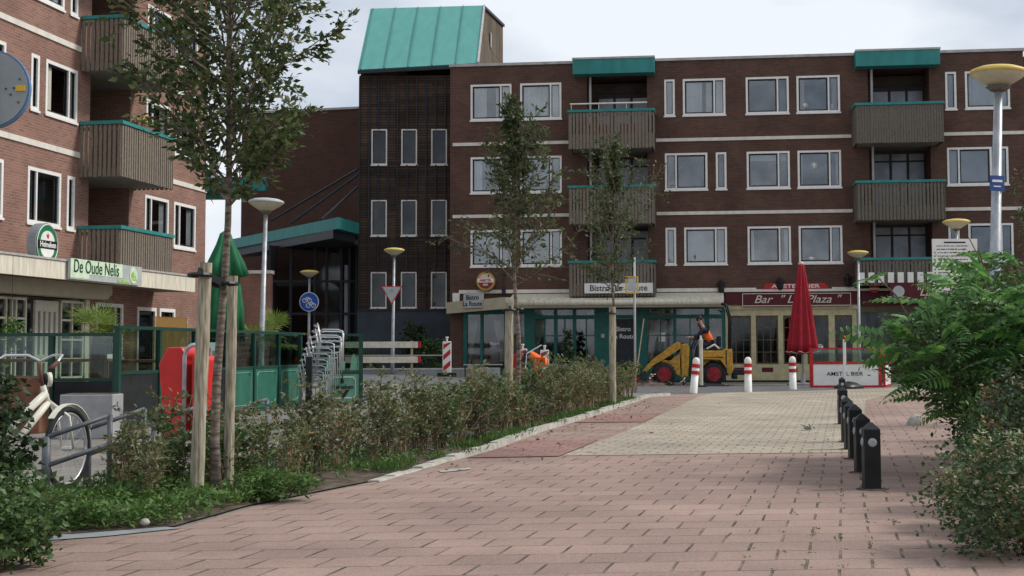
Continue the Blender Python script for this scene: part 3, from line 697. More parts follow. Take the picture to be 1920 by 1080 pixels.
b=MB(); b.box(-1.93,1.93,-.012,0,.205,.23); b.box(-1.93,1.93,-.012,0,-.23,-.205); b.box(-1.93,-1.905,-.012,0,-.205,.205); b.box(1.905,1.93,-.012,0,-.205,.205); b.build('sign_border','letter_cream',t)
text('lettering','Bar  " La  Plaza "',.40,'letter_cream',t,(0,-.006,0),.002,.35,sx=1.14)
t=sign_box('shop_sign','dark red fascia sign with white script and a round emblem right of the bar','sign',ML(14.2,-1.25,3.22),RZM,2.85,.56,.08,'maroon')
text('lettering','"La Plaza"',.42,'letter_cream',t,(.25,-.006,-.06),.002,.35); text('lettering','GEZELLIGHEID KENT',.115,'letter_cream',t,(.05,-.006,.19),.002)
b=MB(); b.lathe([(.20,0),(.20,.01)],24,(-1.12,-.012,-.03),axis='y'); b.build('emblem','sign_grey',t)
b=MB(); b.box(-.9,-.86,.08,1.1,-.1,-.06); b.box(.86,.9,.08,1.1,-.1,-.06); b.build('bracket','steel_dark',t)
t=thing('shop_sign','red scalloped letter sign standing on the ledge above the bar','sign',ML(9.6,-.20,3.36),RZM)
b=MB(); b.prism([(-1.18,0,0),(1.18,0,0),(1.05,0,.20),(-1.05,0,.20)],(0,.03,0)); b.build('sign_panel','red_paint',t)
text('lettering','AMSTEL  BIER',.19,'sign_white',t,(0,-.006,.085),.003,0,sx=1.5)
def lantern(s,z,label,y=-.2):
    t=thing('wall_lamp',label,'lamp',ML(s,y,z),RZM,None)
    b=MB(); b.box(-.03,.03,0,abs(y)-.02,.25,.3); b.build('bracket','black_metal',t)
    b=MB(); b.lathe([(.05,-.18),(.11,-.12),(.13,.12),(.05,.2),(.03,.25)],8); b.build('lantern','black_metal',t)
    b=MB(); b.lathe([(.16,.1),(.16,.13),(.06,.22)],8); b.build('lamp_cap','black_metal',t)
lantern(6.93,3.42,'black lantern above the end of the bistro awning'); lantern(11.45,3.6,'black lantern at the right end of the red letter sign',-.25); lantern(9.05,3.5,'black lantern behind the tip of the red parasol')
t=thing('round_sign','small round red sign under the lowest right balcony','sign',ML(12.35,-.4,3.33),RZM)
b=MB(); b.lathe([(.16,0),(.16,.05)],20,axis='y'); b.build('sign_face','red_paint',t); b=MB(); b.box(-.17,.17,-.02,-.002,-.04,.03); b.build('sign_band','letter_cream',t); b=MB(); b.box(-.02,.02,.05,.3,-.02,.02); b.build('bracket','steel_dark',t)

# ================================================================== timber tower
tw=thing('tower_building','timber-clad stair tower with a steep turquoise metal roof left of the apartment block','building',(-6.85,54,0),0)
def T_(x,y,z): return (x+6.85,y-54,z)
b=MB(); XR=-2.22
ops=[]
TWN=[]
for i,xc in enumerate((711,767,823)):
    p0=At(xc-14.3,243,54); TWN.append(p0.x+6.85)
for x in TWN:
    for z in (8.50,5.68,2.83): ops.append((x,x+.62,z,z+1.42))
wl=wall(0,-2.22+6.85,2.75,12.08,ops,.12); wl.face([(0,0,0),(0,0,12.08),(.2,11.7,12.08),(.2,11.7,0)])
wl.build('wall','tower_timber',tw)
b=MB(); b.box(-.02,4.63,-.06,.3,0,2.72); b.build('plinth','plinth_slate',tw)
b=MB(); b.box(-.04,4.65,-.10,.0,2.72,2.80); b.build('plinth_cap','steel_dark',tw)
b=MB()
for x in np.linspace(.02,4.55,13): 
    if any(w0-.05<x<w0+.67 for w0 in TWN):
        for z0,z1 in ((2.8,2.83),(4.25,5.68),(7.10,8.50),(9.92,12.0)): b.box(x-.025,x+.025,-.07,.0,z0,z1)
    else: b.box(x-.025,x+.025,-.07,.0,2.8,12.0)
b.build('steel_ribs','steel_dark',tw)
for x in TWN:
    for z in (8.50,5.68,2.83):
        window(tw,x,z,.62,1.42,None,None,fw=.05,gl='dark_glass')
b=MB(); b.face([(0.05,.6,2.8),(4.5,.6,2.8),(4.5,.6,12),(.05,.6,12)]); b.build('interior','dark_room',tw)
EL=T_(*At(671,135,53.6)); ERt=T_(*At(895,122.5,53.6)); RLt=T_(*At(695,20,61.5)); RRt=T_(*At(907,14,61.5)); BKr=T_(*At(943,50,65.7)); BKl=(BKr[0]-4.6,BKr[1],BKr[2])
b=MB(); up=Vector((0,-.06,.08)); q=[Vector(p) for p in (EL,ERt,RRt,RLt)]; b.add([p for p in q]+[p+up for p in q],[(3,2,1,0),(4,5,6,7),(0,1,5,4),(1,2,6,5),(2,3,7,6),(3,0,4,7)]); b.build('roof','turquoise_roof',tw)
b=MB()
for k in range(0,7):
    t=(k+.12)/5.02
    if t>1: continue
    p=Vector(EL).lerp(Vector(ERt),t)+up*1.15; q_=Vector(RLt).lerp(Vector(RRt),t)+up*1.15; b.beam(p,q_,.035,.05)
b.build('roof_seams','roof_seam',tw) if 'roof_seam' in MAT else (pm('roof_seam',(.05,.21,.185),.5,.1,3),b.build('roof_seams','roof_seam',tw))
b=MB(); b.beam(Vector(ERt)+up*.7+Vector((.03,0,0)),Vector(RRt)+up*.7+Vector((.03,0,0)),.07,.16); b.build('roof_edge_trim','coping_grey',tw)
b=MB(); b.beam(Vector(EL)+Vector((0,-.06,-.03)),Vector(ERt)+Vector((0,-.06,-.03)),.12,.12); b.beam(Vector(RRt)+Vector((.04,0,0)),Vector(BKr)+Vector((.04,0,.05)),.1,.12); b.build('roof_gutter','steel_dark',tw)
b=MB(); e=(ERt[0],0,12.0); b.face([e,(BKr[0],BKr[1],12.0),(BKr[0],BKr[1],BKr[2]-.05),(RRt[0],RRt[1],RRt[2]-.05),(ERt[0],ERt[1]+.2,ERt[2]-.1)])
b.face([RLt,RRt,BKr,BKl]); b.face([(BKl[0],BKl[1],12),BKl,BKr,(BKr[0],BKr[1],12)]); b.face([(EL[0],.3,12),RLt,BKl,(BKl[0],BKl[1],12)])
brickmat('gable_timber',(.15,.115,.085),(.10,.078,.06),(.03,.024,.02),bw=.14,rh=3.0,ms=.012,var=.3)
b.build('gable_wall','gable_timber',tw)
b=MB(); gq=Vector(RRt).lerp(Vector(BKr),.33); b.box(gq.x-.0,gq.x+.05,gq.y-.25,gq.y+.5,gq.z-1.6,gq.z-.9); b.build('vent','white_band',tw)

# ================================================================== dark brick hall and its entrance canopy
hb=thing('brick_hall','dark brown windowless brick hall behind the street lamps','building',(-13.62,64,0),0)
b=MB(); pl=At(450,214,64); pr=At(700,213,62.5)
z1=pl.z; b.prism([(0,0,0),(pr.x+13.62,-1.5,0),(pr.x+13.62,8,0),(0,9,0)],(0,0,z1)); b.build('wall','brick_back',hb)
b=MB(); b.prism([(-.05,-.06,z1),(pr.x+13.62,-1.56,z1),(pr.x+13.62,-1.2,z1),(-.05,.3,z1)],(0,0,.10)); b.build('roof_coping','coping_grey',hb)
ec=thing('entrance_canopy','turquoise entrance canopy hung on dark steel rods beside the timber tower','canopy',(-7.08,50,0),0)
C0=Vector((-7.08,50,0)); A_=Vector((-14.2,61.6,0))-C0; B_=Vector((-6.62,52.4,0))-C0; D_=Vector((-7.2,56.2,0))-C0
b=MB(); b.prism([A_+Vector((0,0,5.62)),Vector((0,0,5.62)),B_+Vector((0,0,5.62)),D_+Vector((0,0,5.62))],(0,0,.42)); b.build('canopy_slab','turquoise',ec)
b=MB(); b.prism([A_+Vector((.3,-.2,5.3)),Vector((-.25,.4,5.3)),B_+Vector((-.2,.1,5.3)),D_+Vector((0,0,5.3))],(0,0,.32)); b.build('canopy_soffit','steel_dark',ec)
b=MB()
for (x0,y0),(x1,y1,Y1) in (((671,317),(510,413,56.5)),((671,328),(545,419,54.5)),((671,350),(603,412,51.5))):
    b.tube([At(x0,y0,54.05)-C0,At(x1,y1,Y1)-C0],.05,6)
b.build('steel_rod','steel_dark',ec)
# glazed entrance under it
b=MB(); x0=At(505,560,55.3).x-C0.x; b.box(x0,.3,5.2,5.3,.2,5.4); b.build('entrance_wall','dark_room',ec)
b=MB()
for px in (506,545,590,612,640,655,668):
    x=At(px,560,55).x-C0.x; b.box(x-.05,x+.05,4.95,5.1,.2,5.4)
for z in (2.6,3.9): b.box(x0,.3,4.96,5.08,z,z+.09)
b.build('entrance_frame','steel_dark',ec)
b=MB(); x1=At(640,560,55).x-C0.x; b.box(x0+.3,x1,5.06,5.07,.3,5.3); b.build('entrance_pane','dark_glass',ec)
b=MB(); xa,xb_=At(645,560,55).x-C0.x,At(654,560,55).x-C0.x; b.box(xa,xb_,5.10,5.12,1.6,4.6); b.build('entrance_strip_window','blind_pale',ec)
br=thing('roof_canopy','turquoise roof edge strip seen above the green parasol between the brick buildings','canopy',(-13.9,60,0),0)
b=MB(); p0=At(385,350,60);p1=At(525,373,60); b.box(p0.x+13.9,p1.x+13.9,-3.2,-2.7,p1.z,p0.z); b.build('roof_fascia','turquoise',br)
b=MB(); b.box(p0.x+13.7,p1.x+12.7,-3.0,-2.6,p1.z-.32,p1.z-.02); b.build('roof_underside','teal_paint',br)
sh=thing('brick_shed','low reddish brick annex with a white coping behind the green parasol','shed',(-10.8,50,0),0)
b=MB(); b.box(-.4,1.25,0,.5,0,3.98); b.build('wall','brick_shed',sh); b=MB(); b.box(-.45,1.30,-.06,.56,3.98,4.10); b.build('coping','white_band',sh)

# ================================================================== apartment block at the left
lb=thing('apartment_building','reddish brick apartment block at the left edge with a pub under a cream canopy','building',(XL,YL,0),RZL)
LZ=[4.257,7.007,9.757,12.507]
lw=[]
for r_ in range(4):
    z=LZ[r_]
    if r_%2==0: lw+=[(-.05,z,W,'L',0),(1.81,z,NW,None,0)]
    else: lw+=[(0,z,NW,None,0),(.683,z,W,'R',1)]
    lw+=[(-2.66,z,W,'L',0),(-4.6,z,W,'L',0),(6.16,z,W,'L',0),(8.07,z,W,'L',0)]
ops=[(x,x+w_,z,z+HH) for x,z,w_,s,_ in lw]+[(2.93,5.2,3.5,15.2,1.4)]
wl=wall(-9,10.4,2.72,15.6,ops,.14)
wl=wall(3.05,10.4,0,2.72,[(3.40,4.95,1.0,2.46),(5.80,7.0,.5,2.42),(7.2,8.25,.5,2.42)],.14,m=wl)
wl.face([(10.4,0,0),(10.4,12,0),(10.4,12,15.6),(10.4,0,15.6)]); wl.face([(-9,0,15.6),(10.4,0,15.6),(10.4,12,15.6),(-9,12,15.6)]); wl.face([(-9,12,0),(-9,12,15.6),(10.4,12,15.6),(10.4,12,0)]); wl.face([(-9,0,0),(-9,0,15.6),(-9,12,15.6),(-9,12,0)])
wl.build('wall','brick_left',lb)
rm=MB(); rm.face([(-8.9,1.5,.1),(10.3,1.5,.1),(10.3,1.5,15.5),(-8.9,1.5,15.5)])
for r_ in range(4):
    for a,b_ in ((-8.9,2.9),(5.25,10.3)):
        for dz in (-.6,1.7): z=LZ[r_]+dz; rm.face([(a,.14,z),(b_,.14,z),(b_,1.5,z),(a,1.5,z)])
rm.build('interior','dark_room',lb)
cl={1:('blind',1),5:('pale',.6),7:('cream',.5)}
for i,(x,z,w_,s,op) in enumerate(lw):
    cu=None
    k=i%6; r_=i//6
    if k in (0,1): cu=[('pale',.0001),None,('pale',.4),None][r_] if k==0 else ('pale',1)
    if r_==1 and k==0: cu=('pale',1)
    if r_==1 and k==1: cu=('cream',.55)
    if k in (4,5): cu=('pale',.5)
    if cu and cu[1]<.01: cu=None
    window(lb,x,z,w_,HH,s,cu,fw=.085,open_=bool(op and r_==1))
for k,(a,b_,c_,d_,s) in enumerate(((3.40,4.95,1.0,2.46,'R'),(5.80,7.0,.5,2.42,None),(7.2,8.25,.5,2.42,None))): window(lb,a,c_,b_-a,d_-c_,s,None,fw=.10)
for z0,z1 in ((6.14,6.28),(8.89,9.03),(11.64,11.78)):
    for a,b_ in ((-9,2.5),(5.55,10.4)): f=MB(); f.box(a,b_,-.035,.0,z0,z1); f.build('band','white_band',lb)
for r_ in range(4):
    zt=[4.30,7.0,9.75,12.5][r_]; zb=[3.0,5.70,8.45,11.2][r_]
    balcony(lb,2.42,5.45,1.15,zt,zb,'wood_weathered',40+r_,solid_low=.12,gapw=.045)
    recess_back(lb,2.93,5.2,zb+.16,zb+2.7,1.3,.0)
    p=MB(); p.tube([(3.75,.5,zb+.2),(3.75,.5,zb+2.68)],.05,8); p.build('drainpipe','pipe_grey',lb)
    rw=MB(); rw.box(3.0,3.7,.9,.96,zb+.16,zb+2.7); rw.build('recess_panel','balcony_soffit',lb)
# ground floor canopy
f=MB(); f.box(-9,6.85,-1.25,-1.17,2.86,3.28); f.box(6.77,6.85,-1.168,-.002,2.86,3.28); f.build('canopy_fascia','cream_fascia',lb)
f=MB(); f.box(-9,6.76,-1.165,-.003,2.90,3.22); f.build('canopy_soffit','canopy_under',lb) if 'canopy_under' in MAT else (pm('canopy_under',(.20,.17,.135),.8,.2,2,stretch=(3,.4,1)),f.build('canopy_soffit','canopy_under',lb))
f=MB(); f.box(-9,6.9,-1.28,-.05,3.285,3.33); f.build('canopy_flashing','coping_grey',lb)
f=MB(); f.prism([(-9,-.55,2.52),(3.0,-.55,2.52),(3.25,-.55,2.66),(3.25,-.55,2.89),(-9,-.55,2.89)],(0,.54,0)); f.build('canopy_beam','fascia_beige',lb)
# pub front: cream joinery
sf=MB(); 
def grid(a,b_,z0,z1,nx_,nz_,t=.05):
    sf.box(a,b_,-.02,.06,z0,z0+t); sf.box(a,b_,-.02,.06,z1-t,z1)
    for i in range(nx_+1): x=a+(b_-a)*i/nx_; sf.box(x-t/2,x+t/2,-.016,.056,z0+t,z1-t)
    for j in range(1,nz_): z=z0+(z1-z0)*j/nz_; sf.box(a,b_,-.010,.05,z-t/2,z+t/2)
for a in (-6.6,-5.0,-3.4,-1.9,-.85): grid(a,a+.85 if a>-1 else a+1.3,.5,2.45,2,4)
grid(1.65,2.75,.5,2.45,2,4); sf.box(2.80,3.0,-.05,.1,0,2.5)
sfo=sf.build('shopfront','cream_fascia',lb,label='cream painted pub windows under the canopy')
g_=MB(); g_.box(-8.9,2.8,.03,.036,.4,2.5); g_.build('pane','window_glass',sfo)
d=MB()
for x in (.38,.62,.86,1.10,1.34): d.box(x,x+.13,-.03,.03,.05,2.15)
d.box(.38,1.47,-.03,.028,2.152,2.42); d.box(.38,1.47,-.028,.026,.9,1.1); d.box(.38,1.47,-.028,.026,.05,.2); d.build('door','curtain_cream',sfo,label='cream door with narrow upright slots')
d=MB(); d.box(-8.9,3.0,-.02,.05,0,.5); d.build('stall_riser','wood_table',sfo)
rm=MB(); rm.face([(-8.9,1.4,0),(3,1.4,0),(3,1.4,2.7),(-8.9,1.4,2.7)]); rm.build('shop_interior','warm_room',lb)
# pub signs
t=thing('shop_sign','long pale sign with green letters fixed to the cream pub canopy','sign',LL(1.42,-1.36,3.12),RZL)
b=MB(); b.box(-1.84,1.84,0,.07,-.24,.24); b.build('sign_panel','sign_grey',t)
b=MB(); b.box(-1.84,.75,-.008,0,-.10,.245); b.box(-1.84,-.95,-.008,0,-.21,-.10); b.build('sign_field','pale_green',t)
pm('letter_green',(.012,.07,.03),.5,.1,5)
text('lettering','De Oude Nelis',.44,'letter_green',t,(-.58,-.012,.06),.009,.05,sx=.84)
b=MB(); b.lathe([(.21,0),(.21,.01)],24,(1.36,-.014,0),axis='y'); b.build('emblem_disc','pale_green',t)
b=MB(); b.lathe([(.085,0),(.085,.006)],12,(1.30,-.022,.0),axis='y'); b.lathe([(.05,0),(.05,.006)],12,(1.45,-.022,-.04),axis='y'); b.box(1.24,1.52,-.02,-.015,-.13,-.09); b.box(.5,1.15,-.01,-.002,-.21,-.15); b.build('emblem_mark','lime',t)
t=thing('beer_sign','round green and white lager sign on the pub canopy','sign',LL(-.75,-.95,3.66),RZL)
b=MB(); b.lathe([(.50,.02),(.50,.24)],36,axis='y'); b.build('sign_body','sign_back',t,smooth=False)
b=MB(); b.lathe([(.47,0),(.47,.02)],36,axis='y'); b.build('sign_face','beer_green',t)
b=MB(); n=18
for zc in (1,-1):
    b.prism([(.31*math.cos(a)*1.0,-.008,(.06+.26*math.sin(a))*zc) for a in [math.pi*i/n for i in range(n+1)]],(0,.007,0))
b.build('sign_fields','sign_white',t)
b=MB(); b.tube([(.462*math.cos(a),-.004,.462*math.sin(a)) for a in np.linspace(0,6.2832,49)],.012,4,cap=False)
b.build('sign_ring','sign_white',t)
b=MB(); b.box(-.42,.42,-.016,-.009,-.10,.09); b.build('sign_band','sign_black',t)
text('lettering','Heineken',.185,'sign_white',t,(0,-.02,-.005),.004)
b=MB(); pts=[]
for i in range(10):
    a=math.pi/2+math.pi*i/5; r_=.075 if i%2==0 else .03; pts.append((r_*math.cos(a),-.018,.20+r_*math.sin(a)))
b.prism(pts,(0,.008,0)); b.build('sign_star','red_paint',t)
t=thing('balcony_plants','yellowing potted plant and trimmings on the turquoise rail of the middle left balcony','plant',LL(3.9,-1.05,7.10),RZL)
b=MB(); b.box(-.5,.5,-.08,.08,0,.12); b.build('flower_box','terracotta',t)
rs=np.random.RandomState(4); V,F=leaves(rs.normal(size=(160,3))*[.35,.06,.06]+[0,0,.18],.10,rs=rs); meshnp('foliage',V,F,'leaf_palm',t)
b=MB(); b.tube([(.15+.26*math.cos(a),0,.12+.26*math.sin(a)) for a in [math.pi*i/10 for i in range(11)]],.03,6); b.build('wicker_hoop','gold',t)

# ================================================================== trees, stakes
def tree(name,label,loc,height,cb,rad,n_limb,n_leaf,lsize,r0,seed,mat='leaf_tree',lean=(0,0),group='young street trees in the planting bed',prof=None):
    rs=np.random.RandomState(seed); t=thing(name,label,'tree',loc,0,group)
    K=14; tp=[]
    for i in range(K+1):
        h=height*i/K; tp.append(Vector((lean[0]*(i/K)+.03*math.sin(i*.9+seed),lean[1]*(i/K)+.03*math.cos(i*1.1+seed),h)))
    rad_=[r0*(1-.93*(i/K)**.9)+.003 for i in range(K+1)]; rad_[0]*=1.25
    b=MB(); b.tube(tp,rad_,10)
    b.build('trunk','bark',t,smooth=True)
    def tpos(h): u=h/height*K; i=min(K-1,int(u)); return tp[i].lerp(tp[i+1],u-i)
    tw=MB(); pts=[];dirs=[]
    for k in range(n_limb):
        f=(k+.5)/n_limb; h=cb+(height*.97-cb)*f**1.05; az=k*2.39996+rs.uniform(-.5,.5)
        R_=rad*(prof(f) if prof else (1-.75*f**1.6)*(.75+.5*rs.rand())); el=R(rs.uniform(28,55)+18*f)
        L_=max(.18,R_/max(.35,math.cos(el))); p=tpos(h); d=Vector((math.cos(az)*math.cos(el),math.sin(az)*math.cos(el),math.sin(el)))
        path=[p]; n=7
        for j in range(n): 
            d=(d+Vector(rs.normal(size=3))*.10+Vector((0,0,.03))).normalized(); path.append(path[-1]+d*L_/n)
        rr=.006+.009*(1-f)*(rad/1.0); tw.tube(path,[rr*(1-.8*j/n) for j in range(n+1)],5,cap=False)
        for j in range(1,n+1):
            for q in range(3):
                sd=(d+Vector(rs.normal(size=3))*.9+Vector((0,0,.05))).normalized(); l2=L_*.30*rs.uniform(.5,1.1)*(1.2-.5*j/n)
                p0=path[j]; p1=p0+sd*l2*.5; p2=p1+(sd+Vector((0,0,-.1))).normalized()*l2*.5
                tw.tube([p0,p1,p2],[.0045,.003,.002],3,cap=False)
                for u in np.linspace(.1,1,7):
                    pp=p0.lerp(p2,u); pts.append(pp); dirs.append(sd)
            pts.append(path[j]); dirs.append(d)
    tw.build('limbs','bark',t)
    pts=np.array([tuple(p) for p in pts]); dirs=np.array([tuple(p) for p in dirs])
    idx=rs.randint(0,len(pts),n_leaf); P_=pts[idx]+rs.normal(size=(n_leaf,3))*.025
    V,F=leaves(P_,lsize,dirs[idx],.25,.48,rs); meshnp('crown',V,F,mat,t); return t
T1=(-2.56,11.2,.03)
tree('street_tree','nearest young tree tied to two stakes, its crown reaching the top of the picture',T1,6.2,2.32,.90,70,20000,.070,.038,3,lean=(.12,.05),prof=lambda f:(.55+.75*math.sin(min(1,f*1.35+.12)*math.pi*.62))*(.7+.5*abs(math.sin(f*37))))
T2=(-.22,20.6,.03)
tree('street_tree','middle young tree with a narrow crown in front of the bistro corner',T2,4.85,2.1,.80,40,3900,.085,.045,11,'leaf_tree_far',lean=(-.05,0),prof=lambda f:(1.22-1.08*f)*(.6+.6*abs(math.sin(f*29+1))) )
T3=(1.72,29.2,.03)
tree('street_tree','smallest farthest young tree standing before the middle balconies',T3,5.45,2.3,.66,40,3400,.095,.045,23,'leaf_tree_far',prof=lambda f:(.55+.8*math.sin(min(1,f*1.15+.2)*math.pi*.8) if f<.7 else .32)*(.6+.5*abs(math.sin(f*31))))
tree('street_tree','sparse thin crown of a tree beyond the big lamp at the right edge',(8.15,21.5,0),4.0,1.6,.8,26,2000,.08,.05,31,'leaf_tree',group='trees at the right edge')
def stake(label,loc,h,r,lean=(0,0)):
    t=thing('tree_stake',label,'stake',loc,0,'wooden tree stakes')
    b=MB(); n=6; b.tube([(lean[0]*i/n,lean[1]*i/n,h*i/n) for i in range(n+1)],[r*(1+.06*math.sin(i*2.1)) for i in range(n+1)],12); b.build('post','stake_wood',t,smooth=False)
stake('thick peeling wooden stake left of the nearest tree',At(368,940,11.0)*1,1.87,.055,(.05,0)); bpy.data.objects['tree_stake'].location.z=0.03
stake('wooden stake close behind the trunk of the nearest tree',(-2.53,11.5,.03),1.79,.043,(.02,0))
stake('pale wooden stake left of the middle tree',(-.36,20.3,.03),1.86,.062,(.02,0))
stake('wooden stake against the trunk of the farthest tree',(1.68,28.9,.03),2.05,.07)
def strap(label,a,b,h,rot=0,s=1):
    t=thing('tree_strap',label,'strap',a,0,'rubber tree ties'); d=Vector(b)-Vector(a)
    m=MB(); m.beam((0,0,-.02),(d.x,d.y,d.z-.02),.012*s,.075*s); m.beam((0,-.07*s,.03),(d.x,d.y-.07*s,d.z+.0),.012*s,.06*s)
    m.tube([(d.x+.085*s*math.cos(k),d.y+.085*s*math.sin(k),d.z) for k in np.linspace(0,6.28,13)],.018*s,6); m.tube([(.085*s*math.cos(k),.085*s*math.sin(k),0) for k in np.linspace(0,6.28,13)],.02*s,6); m.build('tie','black_metal',t)
strap('black rubber tie between the thick stake and the nearest tree',(-2.66,10.98,1.80),(-2.50,11.2,1.74),0)
strap('black rubber tie on the stake of the middle tree',(-.34,20.25,1.78),(-.22,20.6,1.80),0)
strap('black rubber tie on the stake of the farthest tree',(1.66,28.85,1.95),(1.72,29.2,1.95),0)

# ================================================================== hedge shrubs
def shrub_proto(name,seed,h,w_,nst,nlf,ls,mat,twig='twig'):
    rs=np.random.RandomState(seed); t=thing(name,'','shrub'); b=MB(); pts=[];dr=[]
    for k in range(nst):
        az=rs.uniform(0,6.28); sp=rs.uniform(.1,1)*w_; p=Vector((rs.normal()*.04,rs.normal()*.04,0)); hh=h*rs.uniform(.6,1.05); path=[p]; n=7
        for j in range(n):
            f=(j+1)/n; path.append(Vector((p.x+math.cos(az)*sp*f**1.3,p.y+math.sin(az)*sp*f**1.3,hh*f))+Vector(rs.normal(size=3))*.018)
        b.tube(path,[.008*(1-.75*j/n)+.0015 for j in range(n+1)],4,cap=False)
        for j in range(2,n+1):
            for q in range(4):
                a2=rs.uniform(0,6.28); d=Vector((math.cos(a2),math.sin(a2),rs.uniform(-.1,.9))).normalized(); l=rs.uniform(.08,.20)*(h/.9)
                b.tube([path[j],path[j]+d*l],[.003,.0015],3,cap=False)
                for u in np.linspace(.25,1,5): pts.append(path[j]+d*l*u); dr.append(d)
    b.build('stems',twig,t)
    pts=np.array([tuple(p) for p in pts]); dr=np.array([tuple(p) for p in dr]); wgt=(pts[:,2]/h).clip(.12,1)**.9; wgt/=wgt.sum()
    idx=rs.choice(len(pts),nlf,p=wgt); V,F=leaves(pts[idx]+rs.normal(size=(nlf,3))*.012,ls,dr[idx],.1,.6,rs); meshnp('foliage',V,F,mat,t); return t
protos=[shrub_proto('hedge_shrub',51,.56,.27,6,430,.040,'leaf_hedge','twig_pale'),shrub_proto('hedge_shrub',52,.64,.30,7,560,.042,'leaf_hedge','twig_pale'),shrub_proto('hedge_shrub',53,.52,.30,6,470,.040,'leaf_hedge_dark','twig_pale'),shrub_proto('hedge_shrub',54,.70,.26,7,640,.044,'leaf_hedge'),shrub_proto('hedge_shrub',55,.60,.32,7,560,.048,'leaf_bush')]
rs=random.Random(99); first=[True]*5
ys_=[]; y=10.75
while y<33.8: ys_.append(y); y+= .40+.010*(y-9.5)
cnt=0
for i,y in enumerate(ys_):
    wd=bedw(y)
    rows=(.5,.82) if y<13.5 else ((.35,.75) if y<22 else (.45,.9))
    for j,fr_ in enumerate(rows):
        x=kx(y)-wd*fr_+rs.uniform(-.12,.12); yy=y+rs.uniform(-.15,.15)
        if y<12 and rs.random()<.15: continue
        if (x/yy)*FPX+CX<185: continue
        if abs(x-T1[0])<.16 and abs(yy-T1[1])<.2: continue
        k=rs.choice([0,1,2,3,4]) if y<22 else rs.choice([1,3,1,2])
        sc=rs.uniform(.78,1.12)*(1.0 if y<14 else 1.0+.020*(y-14))
        sc=min(sc,1.28)
        if y<11.0: lab,gr='sparse stemmy hedge shrub at the near left end of the planting bed by the bicycle','hedge shrubs by the bicycle'
        elif y<13.2: lab,gr='thin-stemmed hedge shrub around the foot of the nearest tree and its stakes','hedge shrubs around the nearest tree'
        elif y<19.4: lab,gr='olive and reddish hedge shrub between the nearest and the middle tree','hedge shrubs between the nearest and middle trees'
        elif y<27.5: lab,gr='dense olive hedge shrub between the middle and the farthest tree','hedge shrubs between the middle and farthest trees'
        else: lab,gr='hedge shrub at the far end of the bed near the thin grey pole','hedge shrubs at the far end of the bed'
        if first[k]:
            first[k]=False; o=protos[k]; o.location=(x,yy,.03); o.rotation_euler=(0,0,rs.uniform(0,6)); o.scale=(sc,sc,sc); tag(o,lab,'shrub',gr)
        else: dup(protos[k],(x,yy,.03),rs.uniform(0,6),lab,gr,(sc,sc,sc))
        cnt+=1
# ground cover and grass
rsn=np.random.RandomState(5)
pts=[]
for _ in range(26000):
    y=9.15+rsn.rand()**1.6*6.2; a=kx(y); x=a-.04-rsn.rand()**.8*1.9
    den=.5+.5*math.sin(x*5.1+1)*math.sin(y*3.3)
    if y>12.6 and rsn.rand()>.55*den+.15: continue
    if -2.3<x<-.9 and 11.2<y<13.4 and rsn.rand()<.88: continue
    pts.append((x,y,.03+rsn.rand()*.13*(.35+den)))
V,F=leaves(pts,.052,None,-.30,.42,rsn); o=meshnp('ground_cover',V,F,'leaf_weed'); tag(o,'low bright green weeds covering the near part of the planting bed','ground cover',None,'stuff')
pts=[]
for _ in range(11000):
    y=13.3+rsn.rand()*20; a=kx(y); x=a-.07-abs(rsn.normal())*.28
    if .5+.5*math.sin(y*1.1)+.35*math.sin(y*3.7+x*4)<.42: continue
    pts.append((x,y,.02))
for _ in range(1000):
    y=13.5+rsn.rand()*19; q_=math.sin(y*2.1)+math.sin(y*5.3)
    if q_>.3: pts.append((kx(y)+rsn.normal()*.05,y,.03))
P_=np.array(pts); V,F=leaves(P_,.10,np.tile([0,0,1.1],(len(P_),1)),-.6,.14,rsn); o=meshnp('verge_grass',V,F,'leaf_weed'); tag(o,'grass growing along the inside of the kerb','grass',None,'stuff')
# weeds in the paver joints and a few dead leaves
pts=[]
er=Vector(ER).normalized(); 
for _ in range(330):
    y=7.5+rsn.rand()*13; x=2.0+.226*(y-9)+.185*rsn.randint(-4,4)+rsn.normal()*.012
    if rsn.rand()<(.35+.5*math.exp(-((x-(2.05+.226*(y-9)))/.35)**2)): 
        for q in range(5): pts.append((x+rsn.normal()*.011,y+rsn.normal()*.035,.006))
V,F=leaves(pts,.021,None,-.2,.45,rsn); o=meshnp('joint_weeds',V,F,'leaf_hedge'); tag(o,'small weeds growing in the paving joints left of the black bollards','weeds',None,'stuff')
pts=[]
for _ in range(120): 
    y=13+rsn.rand()*18; pts.append((kx(y)+.12+abs(rsn.normal())*.5,y,.018))
V,F=leaves(pts,.07,None,-.02,.5,rsn,fold=.5); o=meshnp('fallen_leaves',V,F,'flower_dry'); tag(o,'dry fallen leaves scattered on the red strip beside the kerb','fallen leaves',None,'stuff')
p=G(1515,808,0); V,F=leaves([(p.x+.02*i,p.y,.03) for i in range(5)],.12,None,0,.6,rsn); o=meshnp('fallen_leaf',V,F,'leaf_hedge_dark'); tag(o,'single dark dead leaf lying on the pale paving','leaf')
